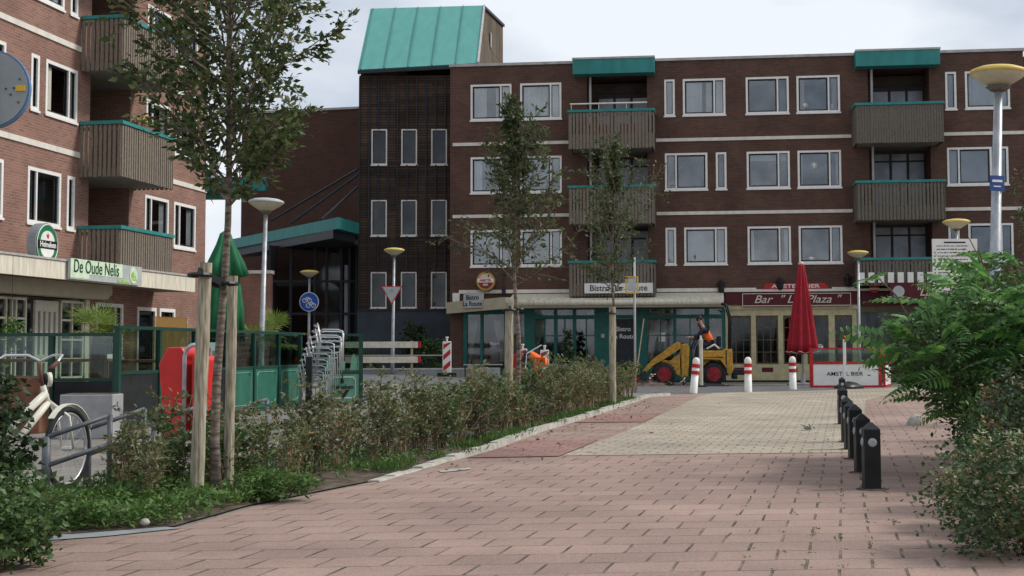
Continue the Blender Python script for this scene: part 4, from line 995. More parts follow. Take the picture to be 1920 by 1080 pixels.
# near left shrubs
def bushy(name,label,loc,rx,rz,nleaf,ls,mat,seed,group=None,stems=10,flowers=None,width=.6,cat='shrub',base=0):
    rs=np.random.RandomState(seed); t=thing(name,label,cat,loc,0,group); b=MB(); cen=[]
    for k in range(stems):
        az=rs.uniform(0,6.28); r_=rx*rs.uniform(.2,.85); zz=base+(rz)*rs.uniform(.5,.95); path=[Vector((0,0,0))+Vector(rs.normal(size=3))*.02*Vector((1,1,0)).length]
        for j in range(1,6): f=j/5; path.append(Vector((math.cos(az)*r_*f,math.sin(az)*r_*f,zz*f**.8))+Vector(rs.normal(size=3))*.02)
        path[0].z=0; b.tube(path,[.011*(1-.16*j) for j in range(6)],5,cap=False); cen+= [path[3],path[4],path[5]]
    b.build('stems','twig',t)
    C_=[]
    for k in range(int(stems*6)):
        v=rs.normal(size=3); v/=np.linalg.norm(v); rr=rs.uniform(.45,1)**.5; C_.append((v[0]*rx*rr,v[1]*rx*rr,base+rz*.52+v[2]*rz*.48*rr))
    C_=np.array(C_+[tuple(c) for c in cen]); idx=rs.randint(0,len(C_),nleaf); P_=C_[idx]+rs.normal(size=(nleaf,3))*rx*.13; P_[:,2]=np.maximum(P_[:,2],.02)
    V,F=leaves(P_,ls,None,.05,width,rs); meshnp('foliage',V,F,mat,t)
    if flowers:
        fm,nf,fs=flowers; ids=[i for i in range(len(C_)) if C_[i][2]>base+rz*.35]; rs.shuffle(ids); Q=[]
        for i in ids[:nf]:
            c=C_[i]; c=c*np.array([1.05,1.05,1.04]); 
            for q in range(26): Q.append(c+rs.normal(size=3)*np.array([.028,.028,.03]))
        V,F=leaves(Q,fs,None,-.1,.7,rs); fo=meshnp('flower_heads',V,F,fm,t); fo['kind']='stuff'
    return t
bushy('leafy_shrub','dark round-leaved shrub at the left edge in front of the white bicycle',(-3.70,9.35,.02),.32,1.16,2500,.055,'leaf_hedge_dark',61,stems=9,width=.85)
bushy('leafy_shrub','low dark green shrub in the bottom left corner of the picture',(-2.92,7.55,.02),.36,.36,2600,.042,'leaf_bush',62,stems=9,width=.75)
bushy('leafy_shrub','sprawling green shrub on the left edge above the corner shrub',(-3.35,8.6,.02),.38,.42,2200,.045,'leaf_bush',63,stems=9)
bushy('leafy_fern_clump','bright green feathery clump at the kerb right of the tree stakes',(-2.0,10.95,.03),.26,.20,1500,.05,'leaf_weed',64,stems=6,width=.35)
# ================================================================== right side shrubs
def pinnate(label,loc,rx,ry,z0,z1,nl,seed,leafL=.42,name='pinnate_leaved_shrub'):
    rs=np.random.RandomState(seed); t=thing(name,label,'shrub',loc,0,None)
    def leaf(L_,pairs):
        V=[];F=[]; n=pairs; k=0
        rn=[]
        for i in range(n+1):
            s=i/n; rn.append(Vector((s*L_,0,-.35*L_*s*s)))
        for i in range(n):
            a,b=rn[i],rn[i+1]; w=.002; V+=[(a.x,a.y-w,a.z),(a.x,a.y+w,a.z),(b.x,b.y+w,b.z),(b.x,b.y-w,b.z)]; F.append((k,k+1,k+2,k+3)); k+=4
        for i in range(1,n+1):
            s=i/n; ll=L_*.235*(math.sin(min(1,s*1.05+.12)*math.pi)**.45*.75+.25); ww=ll*.46
            for sd in (-1,1):
                a=rn[i]; d=Vector((.42,sd,-.22)).normalized(); u=Vector((1,-.42*sd,0)).normalized()
                m1=a+d*ll*.38; m2=a+d*ll*.72; tip=a+d*ll+Vector((0,0,-.012))
                q=[a,m1+u*ww*.5+Vector((0,0,.004)),m2+u*ww*.42,tip,m2-u*ww*.42,m1-u*ww*.5+Vector((0,0,.004))]
                V+=[tuple(x) for x in q]; F.append(tuple(range(k,k+6))); k+=6
        return np.array(V),F
    L0=[leaf(leafL*s,9) for s in (.75,1,1.15)]; Vs=[];Fs=[];n=0
    b=MB(); stems=[]
    for k in range(13):
        az=rs.uniform(0,6.28); r_=rs.uniform(.35,.95); tip=Vector((math.cos(az)*rx*r_,math.sin(az)*ry*r_,z0+(z1-z0)*rs.uniform(.35,.98))); p=[Vector((rs.normal()*.06,rs.normal()*.06,0))]
        for j in range(1,8): f=j/7; p.append(Vector((tip.x*f**1.2,tip.y*f**1.2,tip.z*f**.75))+Vector(rs.normal(size=3))*.02)
        b.tube(p,[.022*(1-.11*j) for j in range(8)],6,cap=False); stems.append(p)
    b.build('stems','twig',t)
    for k in range(nl):
        if rs.rand()<.35:
            p=stems[rs.randint(13)]; c=p[rs.randint(3,8)]; c=np.array(c)
            az=math.atan2(c[1],c[0])+rs.normal()*.9
        else:
            v=rs.normal(size=3); v/=np.linalg.norm(v); rr=rs.uniform(.25,1)**.4*.86; c=np.array([v[0]*rx*rr,v[1]*ry*rr,(z0+z1)/2+v[2]*(z1-z0)/2*rr]); az=math.atan2(c[1],c[0])+rs.normal()*.6
        el=rs.normal()*.35+.25; roll=rs.normal()*.5
        Mx=np.array((Matrix.Rotation(az,3,'Z')@Matrix.Rotation(-el,3,'Y')@Matrix.Rotation(roll,3,'X')))
        V,F=L0[rs.randint(3)]; V2=V@Mx.T+c; V2[:,2]=np.maximum(V2[:,2],.02)
        Vs.append(V2); Fs+= [tuple(i+n for i in f) for f in F]; n+=len(V)
    V=np.concatenate(Vs); me=bpy.data.meshes.new('foliage'); me.from_pydata(V.tolist(),[],Fs); me.materials.append(MAT['leaf_pinnate']); link('foliage',me,t)
    # small darker leaves filling the core of the crown
    m_=int(nl*20); v=rs.normal(size=(m_,3)); v/=np.linalg.norm(v,axis=1)[:,None]; rr=rs.uniform(0,1,size=(m_,1))**.4*.8; P_=v*rr*np.array([rx,ry,(z1-z0)/2])+np.array([0,0,(z0+z1)/2]); P_[:,2]=np.maximum(P_[:,2],.03)
    V,F=leaves(P_,.07,None,.1,.5,rs); meshnp('inner_foliage',V,F,'leaf_bush',t)
    return t
pinnate('large bright green shrub with feather-like leaves right of the black bollards',(4.28,13.0,0),1.10,.85,.36,1.95,230,71,.46)
pinnate('feather-leaved shrub rising behind the large one around the big lamp pole',(5.25,14.8,0),1.15,.8,.3,2.50,210,72,.50)
pinnate('feather-leaved shrub at the right edge below the big lamp',(4.75,12.4,0),.60,.6,.3,2.1,90,73,.48)
bushy('flowering_bush','dark green bush with cream flower heads in the bottom right corner',(2.87,8.05,0),.54,.62,6000,.036,'leaf_bush_dark',81,'flowering bushes at the bottom right',16,('flower_dry',50,.026))
bushy('flowering_bush','cream-flowered bush behind the corner bush, beside the paving edge',(3.20,9.15,0),.52,.62,4600,.036,'leaf_bush_dark',82,'flowering bushes at the bottom right',14,('flower_cream',46,.028))
bushy('flowering_bush','bush with withered brown flower heads below the feather-leaved shrubs',(3.82,10.2,0),.52,1.14,5600,.040,'leaf_hedge_dark',83,'flowering bushes at the bottom right',14,('flower_dry',44,.034))
bushy('flowering_bush','bush with pale dry flower heads at the right picture edge',(3.55,8.9,0),.40,.85,3600,.038,'leaf_bush_dark',84,'flowering bushes at the bottom right',12,('flower_dry',22,.03))
bushy('leafy_shrub','small untidy green shrub under the feather-leaved one at the paving edge',(4.02,11.6,0),.46,.80,3600,.045,'leaf_bush',85,None,10,('flower_dry',8,.03))
bushy('leafy_shrub','dark shrub behind the feather-leaved shrubs at the far right',(6.6,17.2,0),1.0,1.5,5200,.07,'leaf_hedge_dark',86,None,12)
bushy('leafy_shrub','dark shrub at the foot of the feather-leaved shrub beside the stone',(4.95,14.4,0),.62,.95,4200,.06,'leaf_hedge_dark',87,None,12)
st=MB(); st.lathe([(.01,-.10),(.07,-.085),(.10,0),(.09,.07),(.05,.12),(.01,.13)],10,(0,0,.09),wob=lambda t,z:1+.18*math.sin(2*t+z*9)+.1*math.sin(3*t))
o=st.build('field_stone','stone',None,True,loc=tuple(G(1706,798,0)+Vector((0,0,-.02)))); tag(o,'pale rounded stone lying beside the feather-leaved shrub','stone'); o.rotation_euler=(0,.9,.4); o.scale=(1.1,1.1,1.1)
st=MB(); st.lathe([(.01,-.02),(.03,-.015),(.038,0),(.025,.02),(.006,.026)],8,(0,0,.05)); o=st.build('pebble','kerb_concrete',None,True,loc=tuple(G(271,993,0))); tag(o,'small pale pebble at the front edge of the weeds','pebble')

# ================================================================== bollards
def bollard_mb():
    b=MB(); w_=.069; H=.515; b.box(-w_,w_,-w_,w_,0,H); return b
bl=thing('black_bollard','','bollard'); bollard_mb().build('post','black_metal',bl,bevel=.006)
b=MB(); w_=.069; b.add([(-w_,-w_,.515),(w_,-w_,.515),(w_,w_,.515),(-w_,w_,.515),(-.012,-.012,.572),(.012,-.012,.572),(.012,.012,.572),(-.012,.012,.572)],[(0,1,5,4),(1,2,6,5),(2,3,7,6),(3,0,4,7),(4,5,6,7)]); b.build('cap','black_metal',bl)
b=MB(); b.lathe([(.038,0),(.036,-.008),(.02,-.014)],18,(0,-.070,.405),axis='y'); b.lathe([(.038,0),(.036,-.008),(.02,-.014)],18,(-.070,0,.405),axis='x'); b.build('reflector','bolt_grey',bl)
b=MB(); b.lathe([(.14,0),(.13,.012),(.10,.016)],14); b.build('base_disc','soil',bl)  # thin dark brown disc around the foot of the post
BP=[(1640,921,'nearest black square bollard with a round grey cap bolt'),(1622,889,'second black bollard from the front of the row'),(1608,863,'third black bollard from the front'),(1599,845,'fourth black bollard from the front'),(1592,831,'fifth black bollard from the front, mostly hidden'),(1583,797,'sixth black bollard, leaning over the edge of the pale paving'),(1581,752,'farthest black bollard with a reddish band before the white screen')]
for i,(x,y,l) in enumerate(BP):
    p=G(x,y); p.y+=.1; rz=-.05+.06*math.sin(i*3)
    if i==0: bl.location=p; bl.rotation_euler=(0,0,rz); tag(bl,l,'bollard','row of black bollards')
    else: dup(bl,p,rz,l,'row of black bollards',(1,1,[1,1.0,1.04,1.0,1.02,1.05,.95][i]))
rw=thing('striped_bollard','','bollard')
b=MB(); b.lathe([(.115,0),(.105,.03),(.10,.52)],20); b.build('post','white_paint',rw,True)
b=MB(); b.lathe([(.112,.52),(.112,.61)],20); b.lathe([(.10,.70),(.112,.70),(.112,.79),(.09,.80)],20); b.build('red_band','red_paint',rw)
b=MB(); b.lathe([(.10,.605),(.102,.61),(.102,.70)],20); b.lathe([(.095,.79),(.10,.80),(.10,.87),(.085,.93),(.05,.965),(.015,.975)],20); b.build('cap','white_paint',rw,True)
for i,(x,y,l,tl) in enumerate([(1300,738,'tilted red and white striped bollard in front of the yellow loader',.10),(1403,736,'red and white striped bollard between the loader and the parasol',0),(1487,731,'red and white striped bollard at the foot of the red parasol',-.01)]):
    p=G(x,y)
    if i==0: rw.location=p; rw.rotation_euler=(0,tl,0); tag(rw,l,'bollard','red and white bollards')
    else: o=dup(rw,p,0,l,'red and white bollards'); o.rotation_euler=(0,tl,0)

# ================================================================== street lamps
def lamp(label,x,y,z0,top,rd,col,colt,tiltx=0,rp=.05,name='street_lamp',group='street lamps'):
    t=thing(name,label,'street lamp',(x,y,z0),0,group); H=top-z0
    b=MB(); b.tube([(0,0,0),(0,0,.9),(0,0,.95),(0,0,H-rd*.8)],[rp*1.25,rp*1.25,rp*1.1,rp*.72],14); b.build('pole','galvanised',t,True)
    b=MB(); b.lathe([(.05*rd/.38,H-.66*rd),(.10*rd/.38,H-.66*rd),(.30*rd/.38,H-.34*rd),(.98*rd,H-.02*rd-.17*rd),(rd,H-.13*rd)],28); b.build('lamp_shade',col,t,True)
    b=MB(); b.lathe([(.05,H-.80*rd),(rp*1.3,H-.80*rd),(rp*2.2,H-.66*rd),(.05,H-.64*rd)],16); b.build('collar','wood_weathered_dark',t,True)
    b=MB(); b.lathe([(rd*.985,H-.20*rd),(rd*1.03,H-.15*rd),(rd*.98,H-.05*rd),(rd*.72,H+.05*rd),(rd*.35,H+.10*rd),(.01,H+.11*rd)],28); b.build('lamp_top',colt,t,True)
    b=MB(); b.box(-.03,.03,-rp*1.3,-rp*1.0,.45,.75); b.build('service_door','galvanised',t)
    t.rotation_euler=(0,tiltx,0); return t
p=At(487,750,30.3); lamp('tall street lamp with a flat grey-topped dish beside the green glass screen',p.x,30.3,0,4.52,.39,'lamp_cream','sign_grey',.022,.06)
lamp('yellow-topped street lamp carrying the triangular sign in front of the timber tower',-4.68,46,.28,4.58,.34,'lamp_cream','lamp_yellow',.012)
lamp('small distant yellow-topped lamp above the blue cycle sign',At(580,560,51).x,51,.3,At(580,508,51).z,.34,'lamp_cream','lamp_yellow')
lamp('yellow-topped street lamp right of the red parasol',10.75,45.3,0,4.40,.34,'lamp_cream','lamp_yellow',.004)
p=At(1793,420,38.6); lamp('yellow-topped lamp head above the white notice board',p.x,38.6,0,At(1793,413,38.6).z,.375,'lamp_cream','lamp_yellow')
big=lamp('large near street lamp with a cream bowl and blue street plate at the right edge',5.98,18,0,4.89,.365,'lamp_cream','lamp_yellow',.042,.075)
# signs on poles
t=thing('street_name_plate','small blue street name plate on the big right lamp pole','sign',At(1862,345,17.95),R(18)); b=MB(); b.box(-.11,.11,-.09,-.075,-.10,.10); b.build('plate','plate_blue',t); b=MB(); b.box(.06,.12,-.075,.03,-.10,.10); b.build('clamp','galvanised',t)
b=MB(); b.box(-.08,.075,-.094,-.091,.015,.045); b.box(-.06,.05,-.094,-.091,-.05,-.035); b.build('lettering','sign_white',t)
t=thing('cycle_sign','round blue sign with white bicycles on the distant lamp pole','sign',At(580,566,50.9),0)
b=MB(); b.lathe([(.36,0),(.36,.02)],32,(0,-.05,0),axis='y'); b.build('sign_rim','sign_white',t); b=MB(); b.lathe([(.335,0),(.335,.01)],32,(0,-.062,0),axis='y'); b.build('sign_face','sign_blue',t)
b=MB()
def ring(b,x,z,r_,y=-.075,w_=.014): b.tube([(x+r_*math.cos(a),y,z+r_*math.sin(a)) for a in np.linspace(0,6.2832,17)],w_,5,cap=False)
for x,z in ((-.16,.05),(.02,.05),(-.03,-.14),(.17,-.14)): ring(b,x,z,.075)
for dx,dz in ((-.16,.05),(-.01,-.14)):
    b.tube([(dx,-.075,dz),(dx+.07,-.075,dz+.12),(dx+.16,-.075,dz+.12),(dx+.19,-.075,dz)],.013,5); b.tube([(dx+.06,-.075,dz+.02),(dx+.16,-.075,dz+.12)],.013,5)
b.build('bicycle_symbols','sign_white',t)
t=thing('give_way_sign','grey back of a triangular sign with a red edge on the lamp pole','sign',(-4.70,45.9,3.05),0)
b=MB(); b.prism([(-.36,0,.27),(.36,0,.27),(0,0,-.36)],(0,.02,0)); b.build('sign_edge','red_paint',t); b=MB(); b.prism([(-.31,-.012,.245),(.31,-.012,.245),(0,-.012,-.30)],(0,.01,0)); b.build('sign_plate','sign_grey',t); b=MB(); b.box(-.06,.06,-.03,-.014,.1,.16); b.build('clamp','galvanised',t)
t=thing('round_sign','back of a large round sign with a blue rim at the left edge','sign',At(-19,167,7.0),0)
b=MB(); r_=.205; b.lathe([(r_,0),(r_,.03)],48,axis='y'); b.build('sign_rim','rim_blue',t); b=MB(); b.lathe([(r_-.010,0),(r_-.010,.004)],48,(0,-.006,0),axis='y'); b.build('sign_back','sign_back',t)
b=MB(); b.box(.135,.185,-.012,-.007,-.012,.018); b.build('sticker','sticker_yellow',t)
b=MB()
for x,z in ((.085,.0),(.125,.004),(.11,-.03),(.155,.05),(.15,-.07)): b.lathe([(.006,0),(.004,-.006)],8,(x,-.007,z),axis='y')
b.build('rivets','soil',t); b=MB(); b.box(-.03,.03,-.05,-.008,-.2,.2); b.build('bracket','galvanised',t)
b=MB(); b.tube([(0,-.06,-2.58),(0,-.06,.25)],.028,12); b.build('pole','galvanised',t,True)
t=thing('notice_board','weathered white board of small black text in front of the right lamp','sign',At(1791,496,38.3),0)
b=MB(); b.box(-.63,.63,0,.04,-.72,.72); b.build('board','sign_white',t); b=MB(); rr=random.Random(8); b.box(-.3,.3,-.006,-.001,.60,.64)
for k in range(13):
    z=.52-.094*k; x=-.55 if k>1 else -.58
    if k>1: b.box(-.58,-.545,-.005,-.001,z-.012,z+.018)
    x+=.07
    while x<.50-(.3*rr.random()):
        w2=rr.uniform(.03,.13); b.box(x,x+w2,-.005,-.001,z-.010,z+.012*rr.uniform(.6,1.5)); x+=w2+.02
b.build('writing','sign_black',t)
b=MB(); b.tube([(-.5,.06,-2.9),(-.5,.06,.6)],.03,8); b.tube([(.5,.06,-2.9),(.5,.06,.6)],.03,8); b.build('post','galvanised',t)
t=thing('thin_pole','thin grey pole with a yellow framed box at the end of the hedge','pole',(2.83,38.0,0),0)
b=MB(); b.tube([(0,0,0),(0,0,3.74)],.032,10); b.build('pole','pipe_grey',t,True)
b=MB(); 
for q in ((-.26,.10,.42,.46),(-.26,.10,-.02,.02),(-.26,-.22,.02,.42),(.06,.10,.02,.42)): b.box(q[0],q[1],-.08,-.03,2.75+q[2],2.75+q[3])
b.build('yellow_frame','gold_yellow',t) if 'gold_yellow' in MAT else (pm('gold_yellow',(.65,.42,.08),.5,.1,4),b.build('yellow_frame','gold_yellow',t))
b=MB(); b.box(-.20,.04,-.07,-.04,2.80,3.15); b.build('box_back','sign_grey',t)

# ================================================================== litter bin
p=At(352,720,17.0); t=thing('litter_bin','bright red plastic litter bin with a grey hoop behind the thick stake','litter bin',(p.x,17.0,0),R(-14))
prof=[(-.20,.12),(.20,.12),(.225,.80),(.22,1.10),(.12,1.24),(-.10,1.24),(-.27,1.02),(-.26,.92)]
b=MB(); b.prism([(-.30,y*1.0,z) for y,z in prof],(.0,0,0)) if False else None
b=MB(); b.prism([(x-.06,-.16,z) for x,z in [(-.16,.10),(.10,.10),(.10,1.17),(.05,1.24),(-.14,1.24),(-.26,1.03),(-.25,.96)]],(0,.40,0)); b.build('bin_body','bin_red',t,bevel=.025)
b=MB(); b.prism([(x,-.14,z) for x,z in [(.12,.12),(.30,.12),(.30,1.08),(.26,1.13),(.12,1.13)]],(0,.36,0)); b.build('bin_rear_shell','bin_red',t,bevel=.02)
b=MB(); b.tube([(.06,-.20,0),(.06,-.20,1.12),(.09,-.20,1.22),(.14,-.18,1.26),(.19,-.10,1.27),(.20,.1,1.27),(.19,.2,1.22),(.17,.24,1.1),(.17,.24,0)],.026,10); b.build('hoop','galvanised',t,True)
b=MB(); b.lathe([(.014,0),(.012,-.01)],8,(-.14,-.165,.42),axis='y'); b.build('lock','soil',t)

# ================================================================== cycle racks and the white bicycle
def rack(label,p,rz,first=[None]):
    if first[0] is None:
        t=thing('cycle_rack',label,'cycle rack',p,rz,'tubular cycle racks along the bed')
        b=MB(); b.tube([(0,0,0),(0,0,.50)],.036,10); b.tube([(0.02,0,.50),(.30,.42,.66)],.020,8); b.tube([(0.02,0,.27),(.30,.42,.42)],.020,8); b.tube([(.30,.42,.66),(.30,.42,.0)],.022,8); b.build('rack_tube','rack_steel',t,True)
        first[0]=t; return t
    return dup(first[0],p,rz,label,'tubular cycle racks along the bed')
RK=[(G(85,935),'cycle rack left of the front wheel of the white bicycle'),(G(163,908),'cycle rack right at the front wheel of the white bicycle'),(Vector((-3.72,13.6,0)),'cycle rack with a rising bar between the bicycle and the litter bin'),(Vector((-3.35,14.9,0)),'cycle rack in front of the litter bin'),(Vector((-2.85,16.4,0)),'cycle rack right of the litter bin'),(Vector((-2.35,18.2,0)),'cycle rack before the stack of chairs'),(Vector((-1.75,20.2,0)),'first of the three dark cycle racks left of the middle tree'),(Vector((-1.35,21.4,0)),'second of the three dark cycle racks left of the middle tree'),(Vector((-1.0,22.7,0)),'third of the three dark cycle racks left of the middle tree')]
for p,l in RK: rack(l,p,-.35)
bk=thing('bicycle','white step-through bicycle with brown grips parked in the cycle rack at the left edge','bicycle',(-4.02,11.95,0),R(36))
# local x = forward; front axle at x=0, height .36
WR=.355
def wheel(par,x,rz,name='wheel'):
    M=Matrix.Translation((x,0,WR))@Matrix.Rotation(rz,4,'Z')
    def circ(r_,n=41): return [M@Vector((r_*math.cos(a),0,r_*math.sin(a))) for a in np.linspace(0,2*math.pi,n)]
    b=MB(); b.tube(circ(WR-.02),.025,8,cap=False); o=b.build('wheel','rubber',par,True)
    b=MB(); b.tube(circ(WR-.052),.012,6,cap=False); b.build('rim','aluminium',o,True)
    b=MB()
    for k in range(20): a=2*math.pi*k/20; b.tube([M@Vector((.02*math.cos(a+1),.02*(-1)**k,.02*math.sin(a+1))),M@Vector(((WR-.055)*math.cos(a),0,(WR-.055)*math.sin(a)))],.0015,3,cap=False)
    b.tube([M@Vector((0,-.05,0)),M@Vector((0,.05,0))],.022,8); b.build('spokes','aluminium',o)
ST=R(42)
wheel(bk,0,ST); wheel(bk,-1.08,0)
b=MB(); b.tube([(-.17,0,.74),(-.22,0,.90)],.024,10); b.tube([(-.19,0,.84),(-.42,0,.62),(-.58,0,.34)],[.034,.032,.03],10); b.tube([(-.17,0,.76),(-.36,0,.52),(-.56,0,.30)],[.030,.03,.028],10)
b.tube([(-.58,0,.32),(-.72,0,.86)],.022,8); b.tube([(-.58,-.0,.32),(-1.08,-.06,WR)],.014,8); b.tube([(-.66,0,.66),(-1.08,-.06,WR)],.012,8); b.tube([(-.66,0,.66),(-1.08,.06,WR)],.012,8); b.build('frame','bike_white',bk,True)
MF=Matrix.Translation((0,0,WR))@Matrix.Rotation(ST,4,'Z')
b=MB(); 
for s in (-1,1): b.tube([(-.16,0,.76),MF@Vector((-.08,.055*s,.28)),MF@Vector((0,.055*s,0))],[.016,.015,.010],8)
b.build('fork','bike_white',bk,True)
b=MB(); n=9
for k in range(n):
    a0=R(25+110*k/n); a1=R(25+110*(k+1)/n); r_=WR+.025
    q=[MF@Vector((r_*math.cos(a0),-.028,r_*math.sin(a0))),MF@Vector((r_*math.cos(a0),.028,r_*math.sin(a0))),MF@Vector((r_*math.cos(a1),.028,r_*math.sin(a1))),MF@Vector((r_*math.cos(a1),-.028,r_*math.sin(a1)))]
    b.add(q+[v+Vector((0,0,.008)) for v in q],[(3,2,1,0),(4,5,6,7),(0,1,5,4),(1,2,6,5),(2,3,7,6),(3,0,4,7)])
b.build('mudguard','bike_white',bk)
b=MB(); b.tube([(-.22,0,.88),(-.26,0,1.10)],.016,8); b.build('stem','leather_brown',bk,True)
MH=Matrix.Translation((-.26,0,1.11))@Matrix.Rotation(ST,4,'Z')
b=MB(); b.tube([MH@Vector(q) for q in ((-.22,.30,-.02),(-.08,.27,.05),(.03,.12,.05),(.03,0,.0),(.03,-.12,.05),(-.08,-.27,.05),(-.22,-.30,-.02))],.012,8); b.build('handlebar','aluminium',bk,True)
for s in (-1,1): b=MB(); b.tube([MH@Vector((-.20,.297*s,-.01)),MH@Vector((-.33,.31*s,-.06))],.019,8); b.build('grip','leather_brown',bk,True)
b=MB(); b.lathe([(.02,-.05),(.055,-.02),(.06,.03),(.05,.05)],14,MH@Vector((.10,0,-.16)),axis='x'); b.build('headlight','black_metal',bk,True)
b=MB(); b.lathe([(.062,.01),(.064,.05)],14,MH@Vector((.10,0,-.16)),axis='x'); b.build('headlight_hood','bike_white',bk,True)
b=MB(); b.prism([(-.86,-.09,.93),(-.60,-.03,.95),(-.60,.03,.95),(-.86,.09,.93)],(0,0,.05)); b.build('saddle','leather_brown',bk,bevel=.015)
b=MB(); b.tube([(-.58,-.06,.32),(-.46,-.1,.24)],.012,6); b.tube([(-.58,.06,.32),(-.70,.1,.40)],.012,6); b.lathe([(.09,0),(.09,.006)],18,(-.58,-.07,.32),axis='y'); b.build('pedals','black_metal',bk)

# ================================================================== terrace screens
def screen(label,P,Q,z1,zm,nseg,lower,posts='green_frame',group='glass terrace screens',endposts=(1,1)):
    P=Vector((P[0],P[1],0)); Q=Vector((Q[0],Q[1],0)); d=Q-P; L_=d.length; t=thing('terrace_screen',label,'screen',P,math.atan2(d.y,d.x),group)
    for i in range(nseg+1):
        if (i==0 and not endposts[0]) or (i==nseg and not endposts[1]): continue
        x=L_*i/nseg; b=MB(); b.box(x-.04,x+.04,-.04,.04,0,z1-.001); b.build('post',posts,t)
    b=MB(); b.box(-.05,L_+.05,-.05,.05,z1,z1+.05); b.build('top_rail','green_frame',t)
    b=MB(); b.box(.04,L_-.04,-.025,.025,zm-.02,zm+.03); b.box(.04,L_-.04,-.025,.025,.03,.08); b.build('cross_rail','green_frame',t)
    for i in range(nseg):
        a=L_*i/nseg+.042; c=L_*(i+1)/nseg-.042
        b=MB(); b.box(a,c,-.006,.006,zm+.032,z1-.002); b.build('glass_pane','screen_glass',t)
        b=MB(); b.box(a,c,-.012,.012,.082,zm-.022); b.build('lower_panel',lower[i%len(lower)],t)
        if lower[i%len(lower)]!='dark_panel':
            b=MB(); w2=c-a; m_=(a+c)/2; h0,h1=.16,zm-.09; q=[(m_-w2*.40,-.02,h0+.06),(m_-w2*.34,-.02,h0),(m_+w2*.34,-.02,h0),(m_+w2*.40,-.02,h0+.06),(m_+w2*.40,-.02,h1-.06),(m_+w2*.34,-.02,h1),(m_-w2*.34,-.02,h1),(m_-w2*.40,-.02,h1-.06)]
            for u,v in zip(q,q[1:]+q[:1]): b.tube([u,v],.008,4,cap=False)
            b.build('panel_outline','mint_panel' if lower[i%len(lower)]=='green_panel' else 'sign_white',t)
    return t
A1=G(222,812); A1.y=20.4; A1.x=(222-CX)/FPX*20.4
B1=Vector(((563-CX)/FPX*29.6,29.6,0)); 
sc=screen('long green framed glass screen of the pub terrace running back behind the litter bin',A1,B1,1.52,.86,6,['dark_panel','green_panel','dark_panel','green_panel','green_panel','green_panel'])
C1=Vector(((677-CX)/FPX*29.9,29.9,0))
s2=screen('short green glass screen with a mint beer poster right of the chair stack',B1+Vector((.45,.05,0)),C1,1.50,.70,1,['mint_panel'])
text('lettering','Heineken',.125,'sign_black',s2,((C1-B1).length/2-.2,-.03,.40),.003)
b=MB(); cx=(C1-B1).length/2-.2
b.prism([(cx-.10,-.026,.32),(cx+.16,-.026,.34),(cx+.03,-.026,.14)],(0,.006,0)); b.lathe([(.035,.48),(.035,.56),(.014,.62),(.014,.66)],10,(cx,-.05,0)); b.build('poster_mark','dark_panel',s2)
b=MB()
for k,(u,v,hh) in enumerate([(-.28,.09,.34),(-.02,.07,.28),(.24,.07,.36),(.36,.04,.22)]):
    b.prism([(cx+u-v,-.012,.76),(cx+u+v,-.012,.76),(cx+u+v*1.2,-.012,.76+hh*.6),(cx+u+v*.2,-.012,.76+hh),(cx+u-v*.5,-.012,.76+hh*.85)],(0,.004,0))
b.build('poster_figures','mint_panel',s2)
screen('lower glass screen at the left end of the pub terrace behind the bicycle',(-9.4,21.3),(-6.35,21.0),1.42,.75,3,['dark_panel','green_panel','dark_panel'],endposts=(1,1))
# terrace furniture
def table(label,x,y,L_,h,rz=0,mat='wood_table'):
    t=thing('terrace_table',label,'table',(x,y,0),rz,'high wooden terrace tables'); b=MB(); b.box(-L_/2,L_/2,-.3,.3,h-.05,h); b.build('table_top',mat,t,bevel=.008)
    for s in (-1,1): b=MB(); b.box(s*(L_/2-.12)-.03,s*(L_/2-.12)+.03,-.03,.03,.03,h-.051); b.box(s*(L_/2-.12)-.05,s*(L_/2-.12)+.05,-.25,.25,0,.03); b.build('leg','black_metal',t)
    return t
table('high wooden table with a red-brown edge behind the bicycle handlebar',-8.15,23.6,1.9,1.06,.05)
table('second high wooden table right of the palm trunk',-6.75,24.0,1.4,1.04,.1)
table('long wooden table seen through the green screen left of the litter bin',-6.4,26.2,1.5,1.03,.15)
def planter(label,x,y,w_,d_,h,mat='planter_grey',rz=0):
    t=thing('planter_box',label,'planter',(x,y,0),rz); b=MB(); b.box(-w_/2,w_/2,-d_/2,d_/2,0,h); b.build('box',mat,t,bevel=.012); b=MB(); b.box(-w_/2+.03,w_/2-.03,-d_/2+.03,d_/2-.03,h,h+.01); b.build('earth','soil',t); return t
p=At(172,780,19.0); planter('light grey concrete planter block behind the bicycle front wheel',p.x,19.0,.72,.5,.60)
planter('white planter box with rusty flowers behind the left shrub',At(45,700,20.2).x,20.2,.62,.4,.82,'terracotta')
